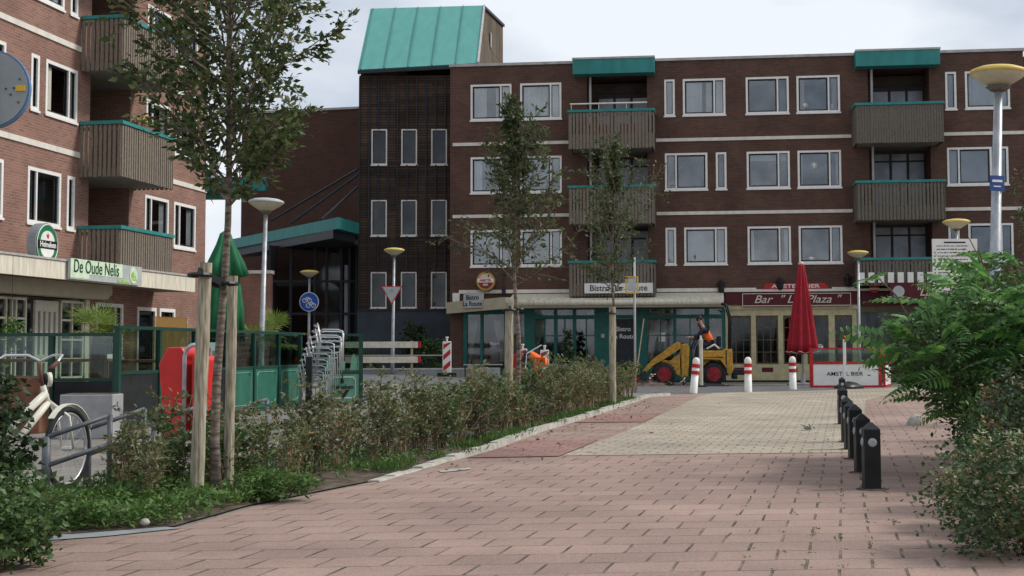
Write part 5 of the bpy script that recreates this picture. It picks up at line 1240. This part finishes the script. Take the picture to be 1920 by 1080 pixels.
def palm(label,x,y,zt,rr,seed,ztr=.9,nf=15,leafL=.42):
    rs=np.random.RandomState(seed); t=thing('fan_palm',label,'palm',(x,y,0),0,'potted fan palms')
    b=MB(); b.lathe([(.20,0),(.26,.40),(.28,.42),(.24,.43)],16); b.build('pot','terracotta',t,True)
    b=MB(); b.lathe([(.10,.4),(.13,.55),(.12,zt-.35),(.09,zt-.18),(.03,zt-.08)],12,wob=lambda a,z:1+.15*math.sin(5*a+z*30)); b.build('trunk','palm_fibre',t)
    Vs=[];Fs=[];n=0; sb=MB()
    for k in range(nf):
        az=k*2.4+rs.uniform(-.3,.3); el=R(rs.uniform(-15,75)); L_=rr*rs.uniform(.45,.8); d=Vector((math.cos(az)*math.cos(el),math.sin(az)*math.cos(el),math.sin(el))); o=Vector((0,0,zt-.15)); c=o+d*L_+Vector((0,0,-.06))
        sb.tube([o,o+d*L_*.6,c],.008,4,cap=False)
        u=d; s=u.cross(Vector((0,0,1))).normalized(); nn=s.cross(u)
        for j in range(17):
            a=R(-85+170*j/16); dd=(u*math.cos(a)+s*math.sin(a)).normalized(); l=leafL*rs.uniform(.8,1.1)*(1-.25*abs(a)/1.5); sd=dd.cross(nn).normalized()*.012
            tip=c+dd*l+Vector((0,0,-.12*l-.10*l*rs.rand())); m_=c+dd*l*.55+nn*.01
            Vs+=[tuple(c),tuple(m_+sd),tuple(tip),tuple(m_-sd)]; Fs.append((n,n+1,n+2,n+3)); n+=4
    sb.build('leaf_stalks','leaf_palm',t); meshnp('leaves',np.array(Vs),Fs,'leaf_palm',t); return t
p=At(185,650,22.4); palm('fan palm with spiky leaves on the terrace above the bicycle handlebar',p.x,22.4,1.58,.52,5,nf=20,leafL=.50)
p=At(515,620,31.5); palm('fan palm behind the green screen left of the chair stack',p.x,31.5,1.62,.60,6,nf=15,leafL=.45)
p=At(465,620,29.6); palm('fan palm whose top shows right of the green parasol',p.x,30.4,1.55,.5,9,nf=13,leafL=.42)
t=thing('hanging_plant','small green hanging plant at the pub window by the left edge','plant',(-8.9,23.5,1.45),0)
b=MB(); b.lathe([(.06,-.08),(.10,.03)],10); b.build('pot','terracotta',t,True); b=MB(); b.tube([(0,0,.03),(0,0,1.40)],.004,3); b.build('wire','black_metal',t); rs=np.random.RandomState(3); V,F=leaves(rs.normal(size=(260,3))*[.11,.11,.13]+[0,0,.08],.09,rs=rs); meshnp('foliage',V,F,'leaf_weed',t)
p=LL(6.0,-.9,0); t=thing('bamboo_screen','tan bamboo screen above the glass screen by the pub windows','screen',(p.x,p.y,0),RZL)
b=MB()
for k in range(46): b.tube([(-1.0+.045*k,0,.9),(-1.0+.045*k,0,2.12+.02*math.sin(k*2.1))],.02,5)
b.build('canes','bamboo',t); b=MB(); b.box(-1.03,-.97,-.03,.03,0,2.14); b.box(1.05,1.11,-.03,.03,0,2.14); b.box(-1.0,1.05,.022,.04,1.2,1.25); b.build('frame','handle_wood',t)
# stacked chairs
ch=thing('stacked_chair','','chair')
b=MB()
for sx in (-1,1):
    b.tube([(sx*.24,-.22,0),(sx*.25,-.22,.62),(sx*.26,-.14,.655),(sx*.25,.18,.66),(sx*.21,.24,.64)],.013,6); b.tube([(sx*.21,.30,0),(sx*.21,.24,.45),(sx*.21,.30,.80)],.011,6)
b.build('chair_frame','aluminium',ch,True)
b=MB()
for k in range(4): b.box(-.21,.21,-.20+.11*k,-.13+.11*k,.43,.445)
b.build('seat','aluminium',ch)
b=MB()
for k in range(3): z=.55+.10*k; b.tube([(-.21,.26+.035*k,z),(0,.30+.035*k,z+.01),(.21,.26+.035*k,z)],.018,6)
b.build('backrest','aluminium',ch,True)
cp=Vector(((592-CX)/FPX*28.6,28.6,0))
for k in range(9):
    lab='aluminium terrace chair at the top of the leaning stack' if k==8 else ('aluminium terrace chair at the bottom of the leaning stack' if k==0 else 'aluminium terrace chair nested in the middle of the leaning stack')
    pos=cp+Vector((.045*k,-.012*k,.118*k))
    if k==0: ch.location=pos; ch.rotation_euler=(0,0,R(62)); o=ch; tag(o,lab,'chair','stacked aluminium chairs')
    else: o=dup(ch,pos,R(62),lab,'stacked aluminium chairs')
    o.rotation_euler=(0,R(-3),R(80)) if k<7 else (0,R(4),R(96))
t=thing('black_post','black square post in front of the chair stack','post',At(579,740,28.1)*1,0); t.location.z=0; b=MB(); b.box(-.06,.06,-.06,.06,0,1.06); b.build('post','black_metal',t); b=MB(); b.box(-.066,.066,-.066,.066,1.06,1.09); b.build('cap','galvanised',t)

# ================================================================== parasols
def parasol(label,x,y,zb,zt,r,mat,trim,tiers=None,pleat=9,lean=0,z0=0):
    t=thing('closed_parasol',label,'parasol',(x,y,z0),0,None)
    b=MB(); b.tube([(0,0,0),(0,0,zt-.02)],.035,10); b.build('pole','galvanised',t,True)
    wob=lambda a,z:1+(.20*math.sin(pleat*a)+.07*math.sin(3*a+1))*(1 if z<zt-.3 else .4)
    H=zt-zb
    b=MB()
    if tiers:
        b.lathe([(r*.55,zt-H*.42),(r*.95,zt-H*.40),(r*.75,zt-H*.28),(r*.42,zt-H*.12),(.10,zt-.05),(.03,zt)],54,wob=wob); b.build('top_flounce',mat,t,True); b=MB(); b.lathe([(r*.5,zb+.02),(r*.80,zb),(r*.74,zb+H*.3),(r*.52,zt-H*.34),(r*.3,zt-H*.30)],54,wob=wob)
    else: b.lathe([(r*.55,zb+.05),(r,zb),(r*.93,zb+H*.12),(r*.62,zb+H*.5),(r*.34,zb+H*.82),(.10,zt-.06),(.07,zt)],64,wob=wob)
    b.build('canopy',mat,t,True)
    if trim:
        b=MB(); pts=[(math.cos(a)*r*1.01*wob(a,0),math.sin(a)*r*1.01*wob(a,0),zb+.055+.03*math.sin(pleat*a)) for a in np.linspace(0,2*math.pi,90)]; b.tube(pts,.012,4,cap=False); b.build('trim',trim,t)
        b=MB(); b.lathe([(.075,zt-.03),(.08,zt+.03),(.03,zt+.07)],14); b.build('cap',trim,t,True)
    b=MB(); b.box(-.45,.45,-.45,.45,0,.07); b.lathe([(.08,.07),(.07,.35),(.04,.36)],12); b.build('base','planter_grey',t)
    return t
parasol('tall closed dark red parasol with a pale hem in front of the bar',8.85,45.1,1.02,3.98,.45,'red_canvas','letter_cream')
p=At(421,560,26.5); parasol('closed green two-tier parasol behind the nearest tree','0' and p.x,26.5,1.35,3.50,.40,'green_canvas',None,tiers=1)
b=None
# ================================================================== bar terrace: red framed white board
P1=Vector((8.58,42.4,0)); t=thing('terrace_screen','white windbreak board in a red frame with black beer lettering','screen',P1,R(-1),'glass terrace screens')
b=MB(); 
for x in (0,2.10): b.box(x-.05,x+.05,-.04,.04,0,1.22)
b.box(.05,2.05,-.035,.035,.0,.07); b.box(.05,2.05,-.035,.035,.72,.80); b.box(.05,2.05,-.035,.035,1.17,1.22); b.build('frame','red_paint',t)
b=MB(); b.box(.05,2.05,-.015,.015,.07,.72); b.build('board','sign_white',t); text('lettering','AMSTEL BIER',.17,'sign_black',t,(1.02,-.02,.42),.001,sx=1.15)
b=MB(); b.box(.05,2.05,-.006,.006,.80,1.17); b.build('glass_pane','screen_glass',t)
b=MB(); b.box(1.72,1.80,-.02,-.016,.36,.39); b.build('scratch','sign_black',t)
t=thing('terrace_screen','return side of the red framed windbreak partly behind the big shrub','screen',P1+Vector((2.25,.05,0)),R(70),'glass terrace screens')
b=MB(); b.box(0,.10,-.03,.03,0,1.35); b.box(1.9,2.0,-.03,.03,0,1.35); b.box(.1,1.9,-.03,.03,.0,.07); b.box(.1,1.9,-.03,.03,.72,.8); b.build('frame','red_paint',t); b=MB(); b.box(.1,1.9,-.012,.012,.07,.72); b.build('board','sign_white',t)
t=thing('marker_post','slender white marker post in front of the windbreak board','post',(G(1586,728).x,41.8,0),0); b=MB(); b.box(-.045,.045,-.03,.03,0,1.48); b.build('post','white_paint',t,bevel=.01); b=MB(); b.lathe([(.05,1.48),(.05,1.55),(.02,1.6)],10); b.build('tip','red_paint',t)
t=thing('folded_cover','dark low cover lying on the ground behind the farthest black bollard','cover',(G(1578,727).x,41.3,0),0); b=MB(); b.lathe([(.45,0),(.42,.08),(.25,.17),(.05,.22)],16,wob=lambda a,z:1+.25*math.sin(2*a)); b.build('cover','dark_panel',t,True)
# ================================================================== roadworks
def zpt(x,y): return (x,y,gz(x,y))
bx,by=-3.95,44.0; z0=gz(-4.6,44)
t=thing('plank_barrier','white two-plank road barrier with red ends beside the timber tower','barrier',(-4.9,44.2,z0),.01)
for z in (.42,.90): 
    b=MB(); b.box(-1.12,1.22,-.02,.02,z,z+.20); o=b.build('plank','barrier_plank',t); e=MB(); e.box(-1.22,-1.12,-.023,.023,z,z+.20); e.box(1.22,1.32,-.023,.023,z,z+.20); e.build('plank_end','red_paint',o)
for x in (-.62,1.02,): b=MB(); b.box(x-.035,x+.035,.025,.08,0,1.12); b.box(x-.05,x+.05,-.3,.4,0,.05); b.build('leg','handle_wood',t)
def beacon(label,x,y,z,first=[None]):
    if first[0]: return dup(first[0],(x,y,z),0,label,'striped roadworks beacons')
    t=thing('beacon',label,'beacon',(x,y,z),0,'striped roadworks beacons'); first[0]=t
    b=MB(); b.box(-.14,.14,-.02,.02,.12,1.12); b.build('beacon_board','sign_white',t,bevel=.03)
    b=MB()
    for q in (.16,.52,.86): 
        pts=[(-.115,-.026,q),(.115,-.026,min(1.09,q+.20)),(.115,-.026,min(1.10,q+.36)),(-.115,-.026,min(1.09,q+.16))]; b.prism(pts,(0,.005,0))
    b.build('stripes','red_paint',t); b=MB(); b.box(-.3,.3,-.2,.2,0,.12); b.build('foot','rubber',t); b=MB(); b.tube([(0,0,1.12),(0,0,1.24)],.03,8); b.lathe([(.05,1.22),(.05,1.27)],8); b.build('lamp_holder','white_paint',t); return t
beacon('red and white striped beacon at the right end of the plank barrier',At(838,650,43.8).x,43.8,z0-.02)
beacon('red and white striped beacon directly right of the middle tree',At(980,650,42.4).x,42.4,.10)
beacon('red and white striped beacon right of the crouching worker',At(1021,650,43.0).x,43.0,.06)
t=thing('marker_post','white beacon seen edge-on in front of the yellow loader','post',(At(1314,650,43.5).x,43.5,0),0); b=MB(); b.box(-.05,.05,-.12,.12,.04,1.52); b.build('board','barrier_plank',t,bevel=.03); b=MB(); b.box(-.14,.14,-.3,.3,0,.045); b.build('foot','rubber',t); b=MB(); b.lathe([(.03,1.5),(.03,1.62)],8); b.build('tip','white_paint',t)
t=thing('red_board','plain red board standing between the middle tree and its beacon','board',(At(969,680,41.9).x,41.9,.11),0); b=MB(); b.box(-.17,.20,-.02,.02,.05,.95); b.build('board','red_paint',t,bevel=.01); b=MB(); b.box(-.2,.2,-.15,.15,0,.05); b.build('foot','rubber',t)
for i,(x,l) in enumerate([(1224,'crumpled red and white tape at the bucket of the loader'),(1286,'crumpled red and white tape between the loader wheels'),(1365,'crumpled red and white tape behind the loader')]):
    rs=np.random.RandomState(i); t=thing('barrier_tape',l,'tape',(At(x,700,44.6).x,44.6,0),0,'scraps of barrier tape'); b=MB(); p=Vector((-.12,0,.05))
    for k in range(14):
        q=p+Vector((rs.uniform(-.06,.085),rs.uniform(-.08,.08),rs.uniform(-.09,.12))); q.z=min(.38,max(.02,q.z)); b.beam(p,q,.008,.055,k%2,(0,1,.3)); p=q
    b.build('tape',['red_paint','sign_white'],t)
t=thing('shovel','shovel with a pale handle and red blade leaning against the bistro front','shovel',(At(1192,712,46.5).x,46.5,0),0)
b=MB(); b.tube([(0,0,.2),(.42,1.6,2.25)],.022,8); b.build('handle','handle_wood',t); b=MB(); b.prism([(-.11,-.02,0),(.11,-.02,0),(.13,.03,.26),(-.11,.03,.26)],(0,.02,0)); b.build('blade','red_paint',t)
# ---- compact loader, front towards the left
dg=thing('wheel_loader','small yellow wheel loader with red wheel rims parked before the bistro','loader',(At(1290,720,45.8).x,45.8,0),R(-4))
def wh(x,y):
    b=MB(); b.lathe([(.20,-.12),(.33,-.12),(.375,-.08),(.375,.08),(.33,.12),(.20,.12)],26,(x,y,.375),axis='y'); o=b.build('wheel','rubber',dg,True)
    b=MB(); b.lathe([(.235,-.125),(.215,-.13),(.17,-.09),(.06,-.08),(.05,-.11)],22,(x,y,.375),axis='y'); b.build('rim','rim_red',o)
    b=MB()
    for k in range(20): a=2*math.pi*k/20; M_=Matrix.Rotation(-a,3,'Y'); b.obox(Vector((x,y,.375))+M_@Vector((.378,0,0)),(.02,.22,.045),M_)
    b.build('tread','rubber',o)
for x in (-.80,.82):
    for y in (-.55,.55): wh(x,y)
b=MB(); b.prism([(.48,-.42,.62),(.48,-.42,1.14),(1.18,-.42,1.14),(1.18,-.42,1.20),(1.44,-.42,1.20),(1.46,-.42,.42),(1.30,-.42,.30),(1.18,-.42,.60),(1.05,-.42,.80),(.72,-.42,.82)],(0,.84,0)); b.build('rear_body','digger_yellow',dg,bevel=.03)
b=MB(); b.prism([(.40,-.68,.86),(.70,-.68,.86),(1.04,-.68,.84),(1.22,-.68,.58),(1.26,-.68,.60),(1.10,-.68,.90),(.40,-.68,.92)],(0,.26,0)); b.prism([(.40,.42,.86),(.70,.42,.86),(1.04,.42,.84),(1.22,.42,.58),(1.26,.42,.60),(1.10,.42,.90),(.40,.42,.92)],(0,.26,0)); b.build('rear_wing','digger_yellow',dg)
b=MB(); b.prism([(-.22,-.30,.28),(.02,-.30,.28),(.05,-.30,1.30),(-.03,-.30,1.38),(-.20,-.30,1.36),(-.24,-.30,1.20)],(0,.60,0)); b.build('front_tower','digger_yellow',dg,bevel=.03)
b=MB(); b.prism([(-.62,-.40,.45),(-.26,-.40,.30),(-.28,-.40,1.02),(-.46,-.40,.90),(-.60,-.40,.80),(-.95,-.40,.86)],(0,.80,0)); b.build('front_frame','digger_yellow',dg,bevel=.02)
b=MB(); 
for y in (-.52,.46):
    b=MB(); b.prism([(-.34,y,1.44),(-.24,y,1.40),(-.26,y,1.22),(-.60,y,.98),(-1.15,y,.66),(-1.42,y,.40),(-1.50,y,.46),(-1.20,y,.84),(-.62,y,1.26)],(0,.07,0)); b.build('lift_arm','digger_yellow',dg)
b=MB(); b.tube([(-.30,-.1,.62),(-.62,-.1,.98)],.05,8); b.tube([(-.62,-.1,.98),(-.95,-.1,.72)],.028,8); b.tube([(-.36,.05,1.36),(-.95,.05,1.04),(-1.30,.05,.72)],.03,8); b.build('hydraulic_ram','black_metal',dg)
b=MB(); b.prism([(-1.40,-.70,.50),(-1.36,-.70,.08),(-1.60,-.70,.02),(-1.86,-.70,.04),(-1.62,-.70,.12),(-1.50,-.70,.46)],(0,1.40,0)); b.build('bucket','steel_dark',dg)
b=MB(); b.box(.02,.50,-.34,.34,.30,.58); b.box(.06,.34,-.30,.30,.58,.66); b.build('floor_plate','black_metal',dg)
b=MB(); b.box(.62,1.06,-.24,.24,1.14,1.28); b.box(.98,1.10,-.24,.24,1.28,1.62); b.build('seat','cloth_dark',dg,bevel=.03)
b=MB(); b.tube([(.10,0,1.2),(.24,0,1.50)],.025,8); b.tube([(.24+.05*math.sin(a),.17*math.cos(a),1.5+.15*math.sin(a)*.9) for a in np.linspace(0,6.2832,19)],.014,6,cap=False); b.build('steering_wheel','black_metal',dg)
b=MB()
for y in (-.38,.38): b.tube([(1.38,y,1.2),(1.40,y,2.2),(1.30,y,2.62),(1.16,y,2.70)],.032,8)
b.tube([(1.16,-.38,2.70),(1.16,.38,2.70)],.032,8); b.build('roll_bar','black_metal',dg,True)
b=MB(); b.tube([(.60,-.43,1.2),(.86,-.43,1.34),(1.02,-.43,1.2)],.03,8); b.build('grab_handle','white_paint',dg,True)
b=MB(); b.box(1.46,1.85,-.4,.4,.34,.52); b.box(1.46,1.6,-.45,.45,.2,.34); b.build('counterweight','black_metal',dg,bevel=.02)
b=MB(); b.box(.5,1.15,-.425,-.42,.90,.94); b.box(1.22,1.26,-.426,-.42,.4,1.15); b.build('panel_gap','dark_panel',dg)
t=thing('steel_plate','dark steel plate lying on the ground in front of the loader rear wheel','plate',(At(1325,718,44.3).x,44.3,.0),.1); b=MB(); b.prism([(-.55,-.25,0.01),(.65,-.3,.01),(.5,.25,.06),(-.4,.25,.08)],(0,0,.02)); b.build('plate','steel_dark',t)
t=thing('rubble_heap','low heap of lifted pavers and sand under the loader bucket','rubble',(At(1215,712,45.2).x,45.2,0),0); b=MB(); rr=random.Random(4)
for k in range(46): 
    c=Vector((rr.gauss(0,.55),rr.gauss(0,.25),rr.random()*.10+.03)); b.obox(c,(.2,.1,.08),Matrix.Rotation(rr.random()*6,3,'Z')@Matrix.Rotation(rr.gauss(0,.5),3,'X'))
b.lathe([(.9,0),(.6,.08),(.2,.13)],14,wob=lambda a,z:1+.2*math.sin(3*a)); b.build('pavers','soil',t); t['kind']='stuff'

# ================================================================== people
def skin_mesh(name,joints,edges,mat,parent,root=0,sub=1):
    """joints: list of (pos,(rx,ry)); one continuous surface grown by a Skin modifier"""
    me=bpy.data.meshes.new(name); me.from_pydata([j[0] for j in joints],edges,[]); o=bpy.data.objects.new(name,me); COL.objects.link(o); s=o.modifiers.new('s','SKIN')
    for i,j in enumerate(joints):
        r_=j[1] if hasattr(j[1],'__len__') else (j[1],j[1]); me.skin_vertices[0].data[i].radius=r_; me.skin_vertices[0].data[i].use_root=(i==root)
    s.use_smooth_shade=True; m_=o.modifiers.new('u','SUBSURF'); m_.levels=sub; m_.render_levels=sub
    dgp=bpy.context.evaluated_depsgraph_get(); dgp.update(); m2=bpy.data.meshes.new_from_object(o.evaluated_get(dgp)); bpy.data.objects.remove(o); m2.name=name; m2.materials.clear(); m2.materials.append(MAT[mat])
    m2.polygons.foreach_set('use_smooth',[True]*len(m2.polygons)); return link(name,m2,parent)
def lerp(a,b,t): return tuple(a[i]+(b[i]-a[i])*t for i in range(3))
def person(label,loc,rz,J,vest='orange_fabric',shirt='cloth_dark',trousers='cloth_dark',grp=None):
    t=thing('person',label,'person',loc,rz,grp); js=[];es=[]
    def a(p,r_): js.append((tuple(p),r_)); return len(js)-1
    pel=a(J['pelvis'],(.15,.12)); sp=a(lerp(J['pelvis'],J['chest'],.5),(.14,.11)); chn=a(J['chest'],(.16,.12)); nk=a(J['neck'],.055); hb=a(lerp(J['neck'],J['head'],.6),.075); hd=a(J['head'],(.082,.095)); tp=a(J['top'],.06)
    es+=[(pel,sp),(sp,chn),(chn,nk),(nk,hb),(hb,hd),(hd,tp)]
    for s in ('l','r'):
        sh=a(J['sh'+s],.058); el=a(J['el'+s],.042); wr=a(J['wr'+s],.028); pa=a(J['hand'+s],(.036,.018)); es+=[(chn,sh),(sh,el),(el,wr),(wr,pa)]
        d=(Vector(J['hand'+s])-Vector(J['wr'+s])).normalized(); sd=d.cross(Vector((0,0,1))).normalized() if abs(d.z)<.95 else Vector((1,0,0))
        up=sd.cross(d)
        for q in range(4):
            b0=Vector(J['hand'+s])+d*.035+sd*(.026-.0175*q); l=[.07,.08,.075,.06][q]
            m1=a(b0,.010); m2=a(b0+d*l*.5-up*.01,.009); m3=a(b0+d*l*.85-up*.035,.007); es+=[(pa,m1),(m1,m2),(m2,m3)]
        b0=Vector(J['hand'+s])+sd*.045+d*.0; m1=a(b0,.011); m2=a(b0+sd*.012+d*.045,.009); es+=[(pa,m1),(m1,m2)]
        hp=a(J['hp'+s],.085); kn=a(J['kn'+s],.06); an=a(J['an'+s],.042); he=a(lerp(J['an'+s],J['toe'+s],.3),.045); to=a(J['toe'+s],.035); es+=[(pel,hp),(hp,kn),(kn,an),(an,he),(he,to)]
    skin_mesh('body',js,es,'skin',t,0)
    # clothing follows the body
    js=[];es=[]; pel=a(J['pelvis'],(.175,.145)); 
    for s in ('l','r'):
        hp=a(J['hp'+s],.105); kn=a(J['kn'+s],.082); an=a(lerp(J['kn'+s],J['an'+s],.93),.06); es+=[(pel,hp),(hp,kn),(kn,an)]
    skin_mesh('trousers',js,es,trousers,t,0)
    js=[];es=[]; chn=a(J['chest'],(.17,.13)); 
    for s in ('l','r'):
        sh=a(J['sh'+s],.075); el=a(J['el'+s],.058); w_=a(lerp(J['el'+s],J['wr'+s],.55 if vest else .1),.045); es+=[(chn,sh),(sh,el),(el,w_)]
    skin_mesh('shirt',js,es,shirt,t,0)
    js=[];es=[]; p0=a(lerp(J['pelvis'],J['chest'],-.02),(.19,.155)); p1=a(lerp(J['pelvis'],J['chest'],.5),(.185,.15)); p2=a(J['chest'],(.20,.155)); p3=a(lerp(J['chest'],J['neck'],.55),(.13,.10)); es=[(p0,p1),(p1,p2),(p2,p3)]
    skin_mesh('vest',js,es,vest,t,0)
    for s in ('l','r'):
        js=[];es=[]; q0=a(J['an'+s],.055); q1=a(lerp(J['an'+s],J['toe'+s],.35),.058); q2=a(J['toe'+s],.05); es=[(q0,q1),(q1,q2)]; skin_mesh('shoe',js,es,'black_metal',t,0)
    h=Vector(J['head']); u=(Vector(J['top'])-h).normalized(); f=Vector(J['face']).normalized(); sd=u.cross(f).normalized(); M_=Matrix((f,sd,u)).transposed()
    b=MB(); b.lathe([(.05,-.055),(.093,-.02),(.101,.03),(.092,.075),(.062,.112),(.015,.125)],14); b.v=[tuple(h+M_@(Vector(v)*1.0+Vector((-.018,0,0)))) for v in b.v]; b.build('hair','hair_dark',t,True)
    b=MB()
    for s in (-1,1): c=h+M_@Vector((.088,.032*s,.0)); b.obox(c,(.012,.022,.010),M_)
    b.build('eyes','sign_black',t)
    b=MB(); b.prism([tuple(h+M_@Vector(q)) for q in ((.085,-.012,-.03),(.085,.012,-.03),(.09,0,.01))],tuple(M_@Vector((.028,0,-.008)))); 
    for s in (-1,1): b.obox(h+M_@Vector((-.005,.092*s,-.01)),(.035,.014,.055),M_)
    b.build('nose_and_ears','skin',t); b=MB(); b.obox(h+M_@Vector((.082,0,-.055)),(.012,.045,.008),M_); b.build('mouth','brown_red',t)
    return t
# seated driver, facing the arm (left), leaning forward
dl=dg.location; rz=dg.rotation_euler.z
Jd=dict(pelvis=(.78,0,1.38),chest=(.60,0,1.76),neck=(.47,0,1.99),head=(.38,0,2.17),top=(.35,0,2.27),face=(-.9,0,-.35),
 shl=(.52,-.19,1.86),ell=(.30,-.27,1.62),wrl=(.10,-.20,1.58),handl=(.03,-.19,1.59),shr=(.52,.19,1.86),elr=(.36,.28,1.60),wrr=(.25,.17,1.58),handr=(.24,.10,1.60),
 hpl=(.74,-.10,1.36),knl=(.34,-.16,1.28),anl=(.28,-.16,.80),toel=(.14,-.16,.71),hpr=(.74,.10,1.36),knr=(.34,.16,1.28),anr=(.28,.16,.80),toer=(.14,.16,.71))
person('driver in an orange vest bending forward on the seat of the yellow loader',dl,rz,Jd)
# stooping worker behind the hedge
Js=dict(pelvis=(.18,0,.80),chest=(-.16,0,1.00),neck=(-.34,0,1.00),head=(-.46,0,.94),top=(-.55,0,.90),face=(-.35,0,-.95),
 shl=(-.22,-.18,1.0),ell=(-.30,-.22,.72),wrl=(-.36,-.14,.50),handl=(-.38,-.12,.43),shr=(-.22,.18,1.0),elr=(-.30,.22,.72),wrr=(-.34,.14,.50),handr=(-.36,.12,.43),
 hpl=(.18,-.10,.78),knl=(.04,-.16,.44),anl=(.16,-.16,.09),toel=(.0,-.17,.04),hpr=(.18,.10,.78),knr=(.04,.16,.44),anr=(.16,.16,.09),toer=(.0,.17,.04))
pw=At(1003,670,41.6); person('worker in an orange vest stooping behind the hedge between the striped beacons',(pw.x,41.6,gz(pw.x,41.6)+.02),R(-15),Js,trousers='orange_fabric')
t=thing('work_tool','white handled tool beside the stooping worker','tool',(pw.x-.2,41.4,.05),0); b=MB(); b.tube([(-.05,0,1.02),(.40,0,1.28)],.02,6); b.tube([(-.05,0,1.02),(-.12,0,.02)],.015,6); b.build('handle','sign_white',t)
# ---- bistro forecourt: menu stands, low wall, plants
for i,(px,w_,l,mt) in enumerate([(884,.26,'narrow tan crate standing left in front of the bistro corner','handle_wood'),(904,.16,'thin tan board in front of the bistro corner','handle_wood'),(925,.44,'pale grey board in front of the bistro corner beside the middle tree','planter_grey'),(912,.12,'slim tan slat between the boards before the bistro corner','handle_wood')]):
    p=At(px,700,45.6); t=thing('standing_board',l,'board',(p.x,45.6,gz(p.x,45.6)),.05*i,None); b=MB(); b.box(-w_/2,w_/2,-.03,.03,.04,.46); b.build('board',mt,t,bevel=.006); b=MB(); b.box(-w_/2,-w_/2+.03,-.1,.1,0,.04); b.box(w_/2-.03,w_/2,-.1,.1,0,.04); b.build('feet','black_metal',t)
p=At(900,690,45.7); t=thing('low_bench','thin dark bench rail above the boards before the bistro corner','bench',(p.x,45.8,gz(p.x,45.8)),0); b=MB(); b.box(-.55,.75,-.03,.15,.50,.53); b.build('seat','pipe_grey',t)
for x in (-.5,.7): b=MB(); b.box(x-.02,x+.02,0,.04,0,.50); b.build('leg','black_metal',t)
z0=gz(-5,46.5); t=thing('low_wall','low grey brick kerb wall behind the plank barrier','wall',(-6.6,46.4,z0),.02); b=MB(); b.box(0,5.4,0,.3,-.1,.16); b.build('wall','slab_grey',t); b=MB(); b.box(-.02,5.42,-.02,.32,.16,.21); b.build('coping','coping_grey',t)
t=thing('rail_fence','low dark rail fence behind the plank barrier','fence',(-7.2,48.5,gz(-6,48)),0); b=MB(); b.box(0,4.2,-.02,.02,.62,.66); b.build('rail','pipe_grey',t)
for x in (.1,1.4,2.7,4.1): b=MB(); b.box(x-.03,x+.03,-.03,.03,0,.62); b.build('post','steel_dark',t)
bushy('leafy_shrub','dark climbing shrub against the slate plinth of the timber tower',(At(775,640,52).x,52.2,.36),.55,1.9,1500,.13,'leaf_hedge_dark',91,None,8)
bushy('leafy_shrub','small green shrub behind the right part of the plank barrier',(At(812,650,50).x,50.5,.33),.5,1.3,1200,.12,'leaf_bush',92,None,7)
bushy('leafy_shrub','low wide dark shrub behind the rail fence',(-6.2,49.5,.33),.9,.7,1600,.12,'leaf_hedge_dark',93,None,9)
bushy('leafy_shrub','green shrub in front of the bistro beside the thin pole',(At(1180,690,47).x,47.4,.02),.5,.75,1500,.10,'leaf_bush',94,None,8)
bushy('leafy_shrub','small conifer-like shrub before the bistro windows',(At(1067,650,48.3).x,48.4,.0),.22,1.9,1400,.09,'leaf_hedge_dark',95,None,8)
t=thing('terrace_chair','dark metal terrace chair before the bistro seen above the hedge','chair',(At(1110,690,45).x,45,0),.4); b=MB()
for sx in (-.2,.2):
    for sy in (-.2,.2): b.tube([(sx,sy,0),(sx,sy,.45 if sy<0 else .85)],.014,5)
b.build('leg_frame','black_metal',t); b=MB(); b.box(-.22,.22,-.22,.22,.45,.48); b.build('seat','black_metal',t); b=MB(); b.box(-.22,.22,.18,.21,.6,.85); b.build('backrest','black_metal',t)
p=At(1075,685,44.6); table('dark terrace table before the bistro seen above the hedge',p.x,44.6,.9,.74,0,'steel_dark')
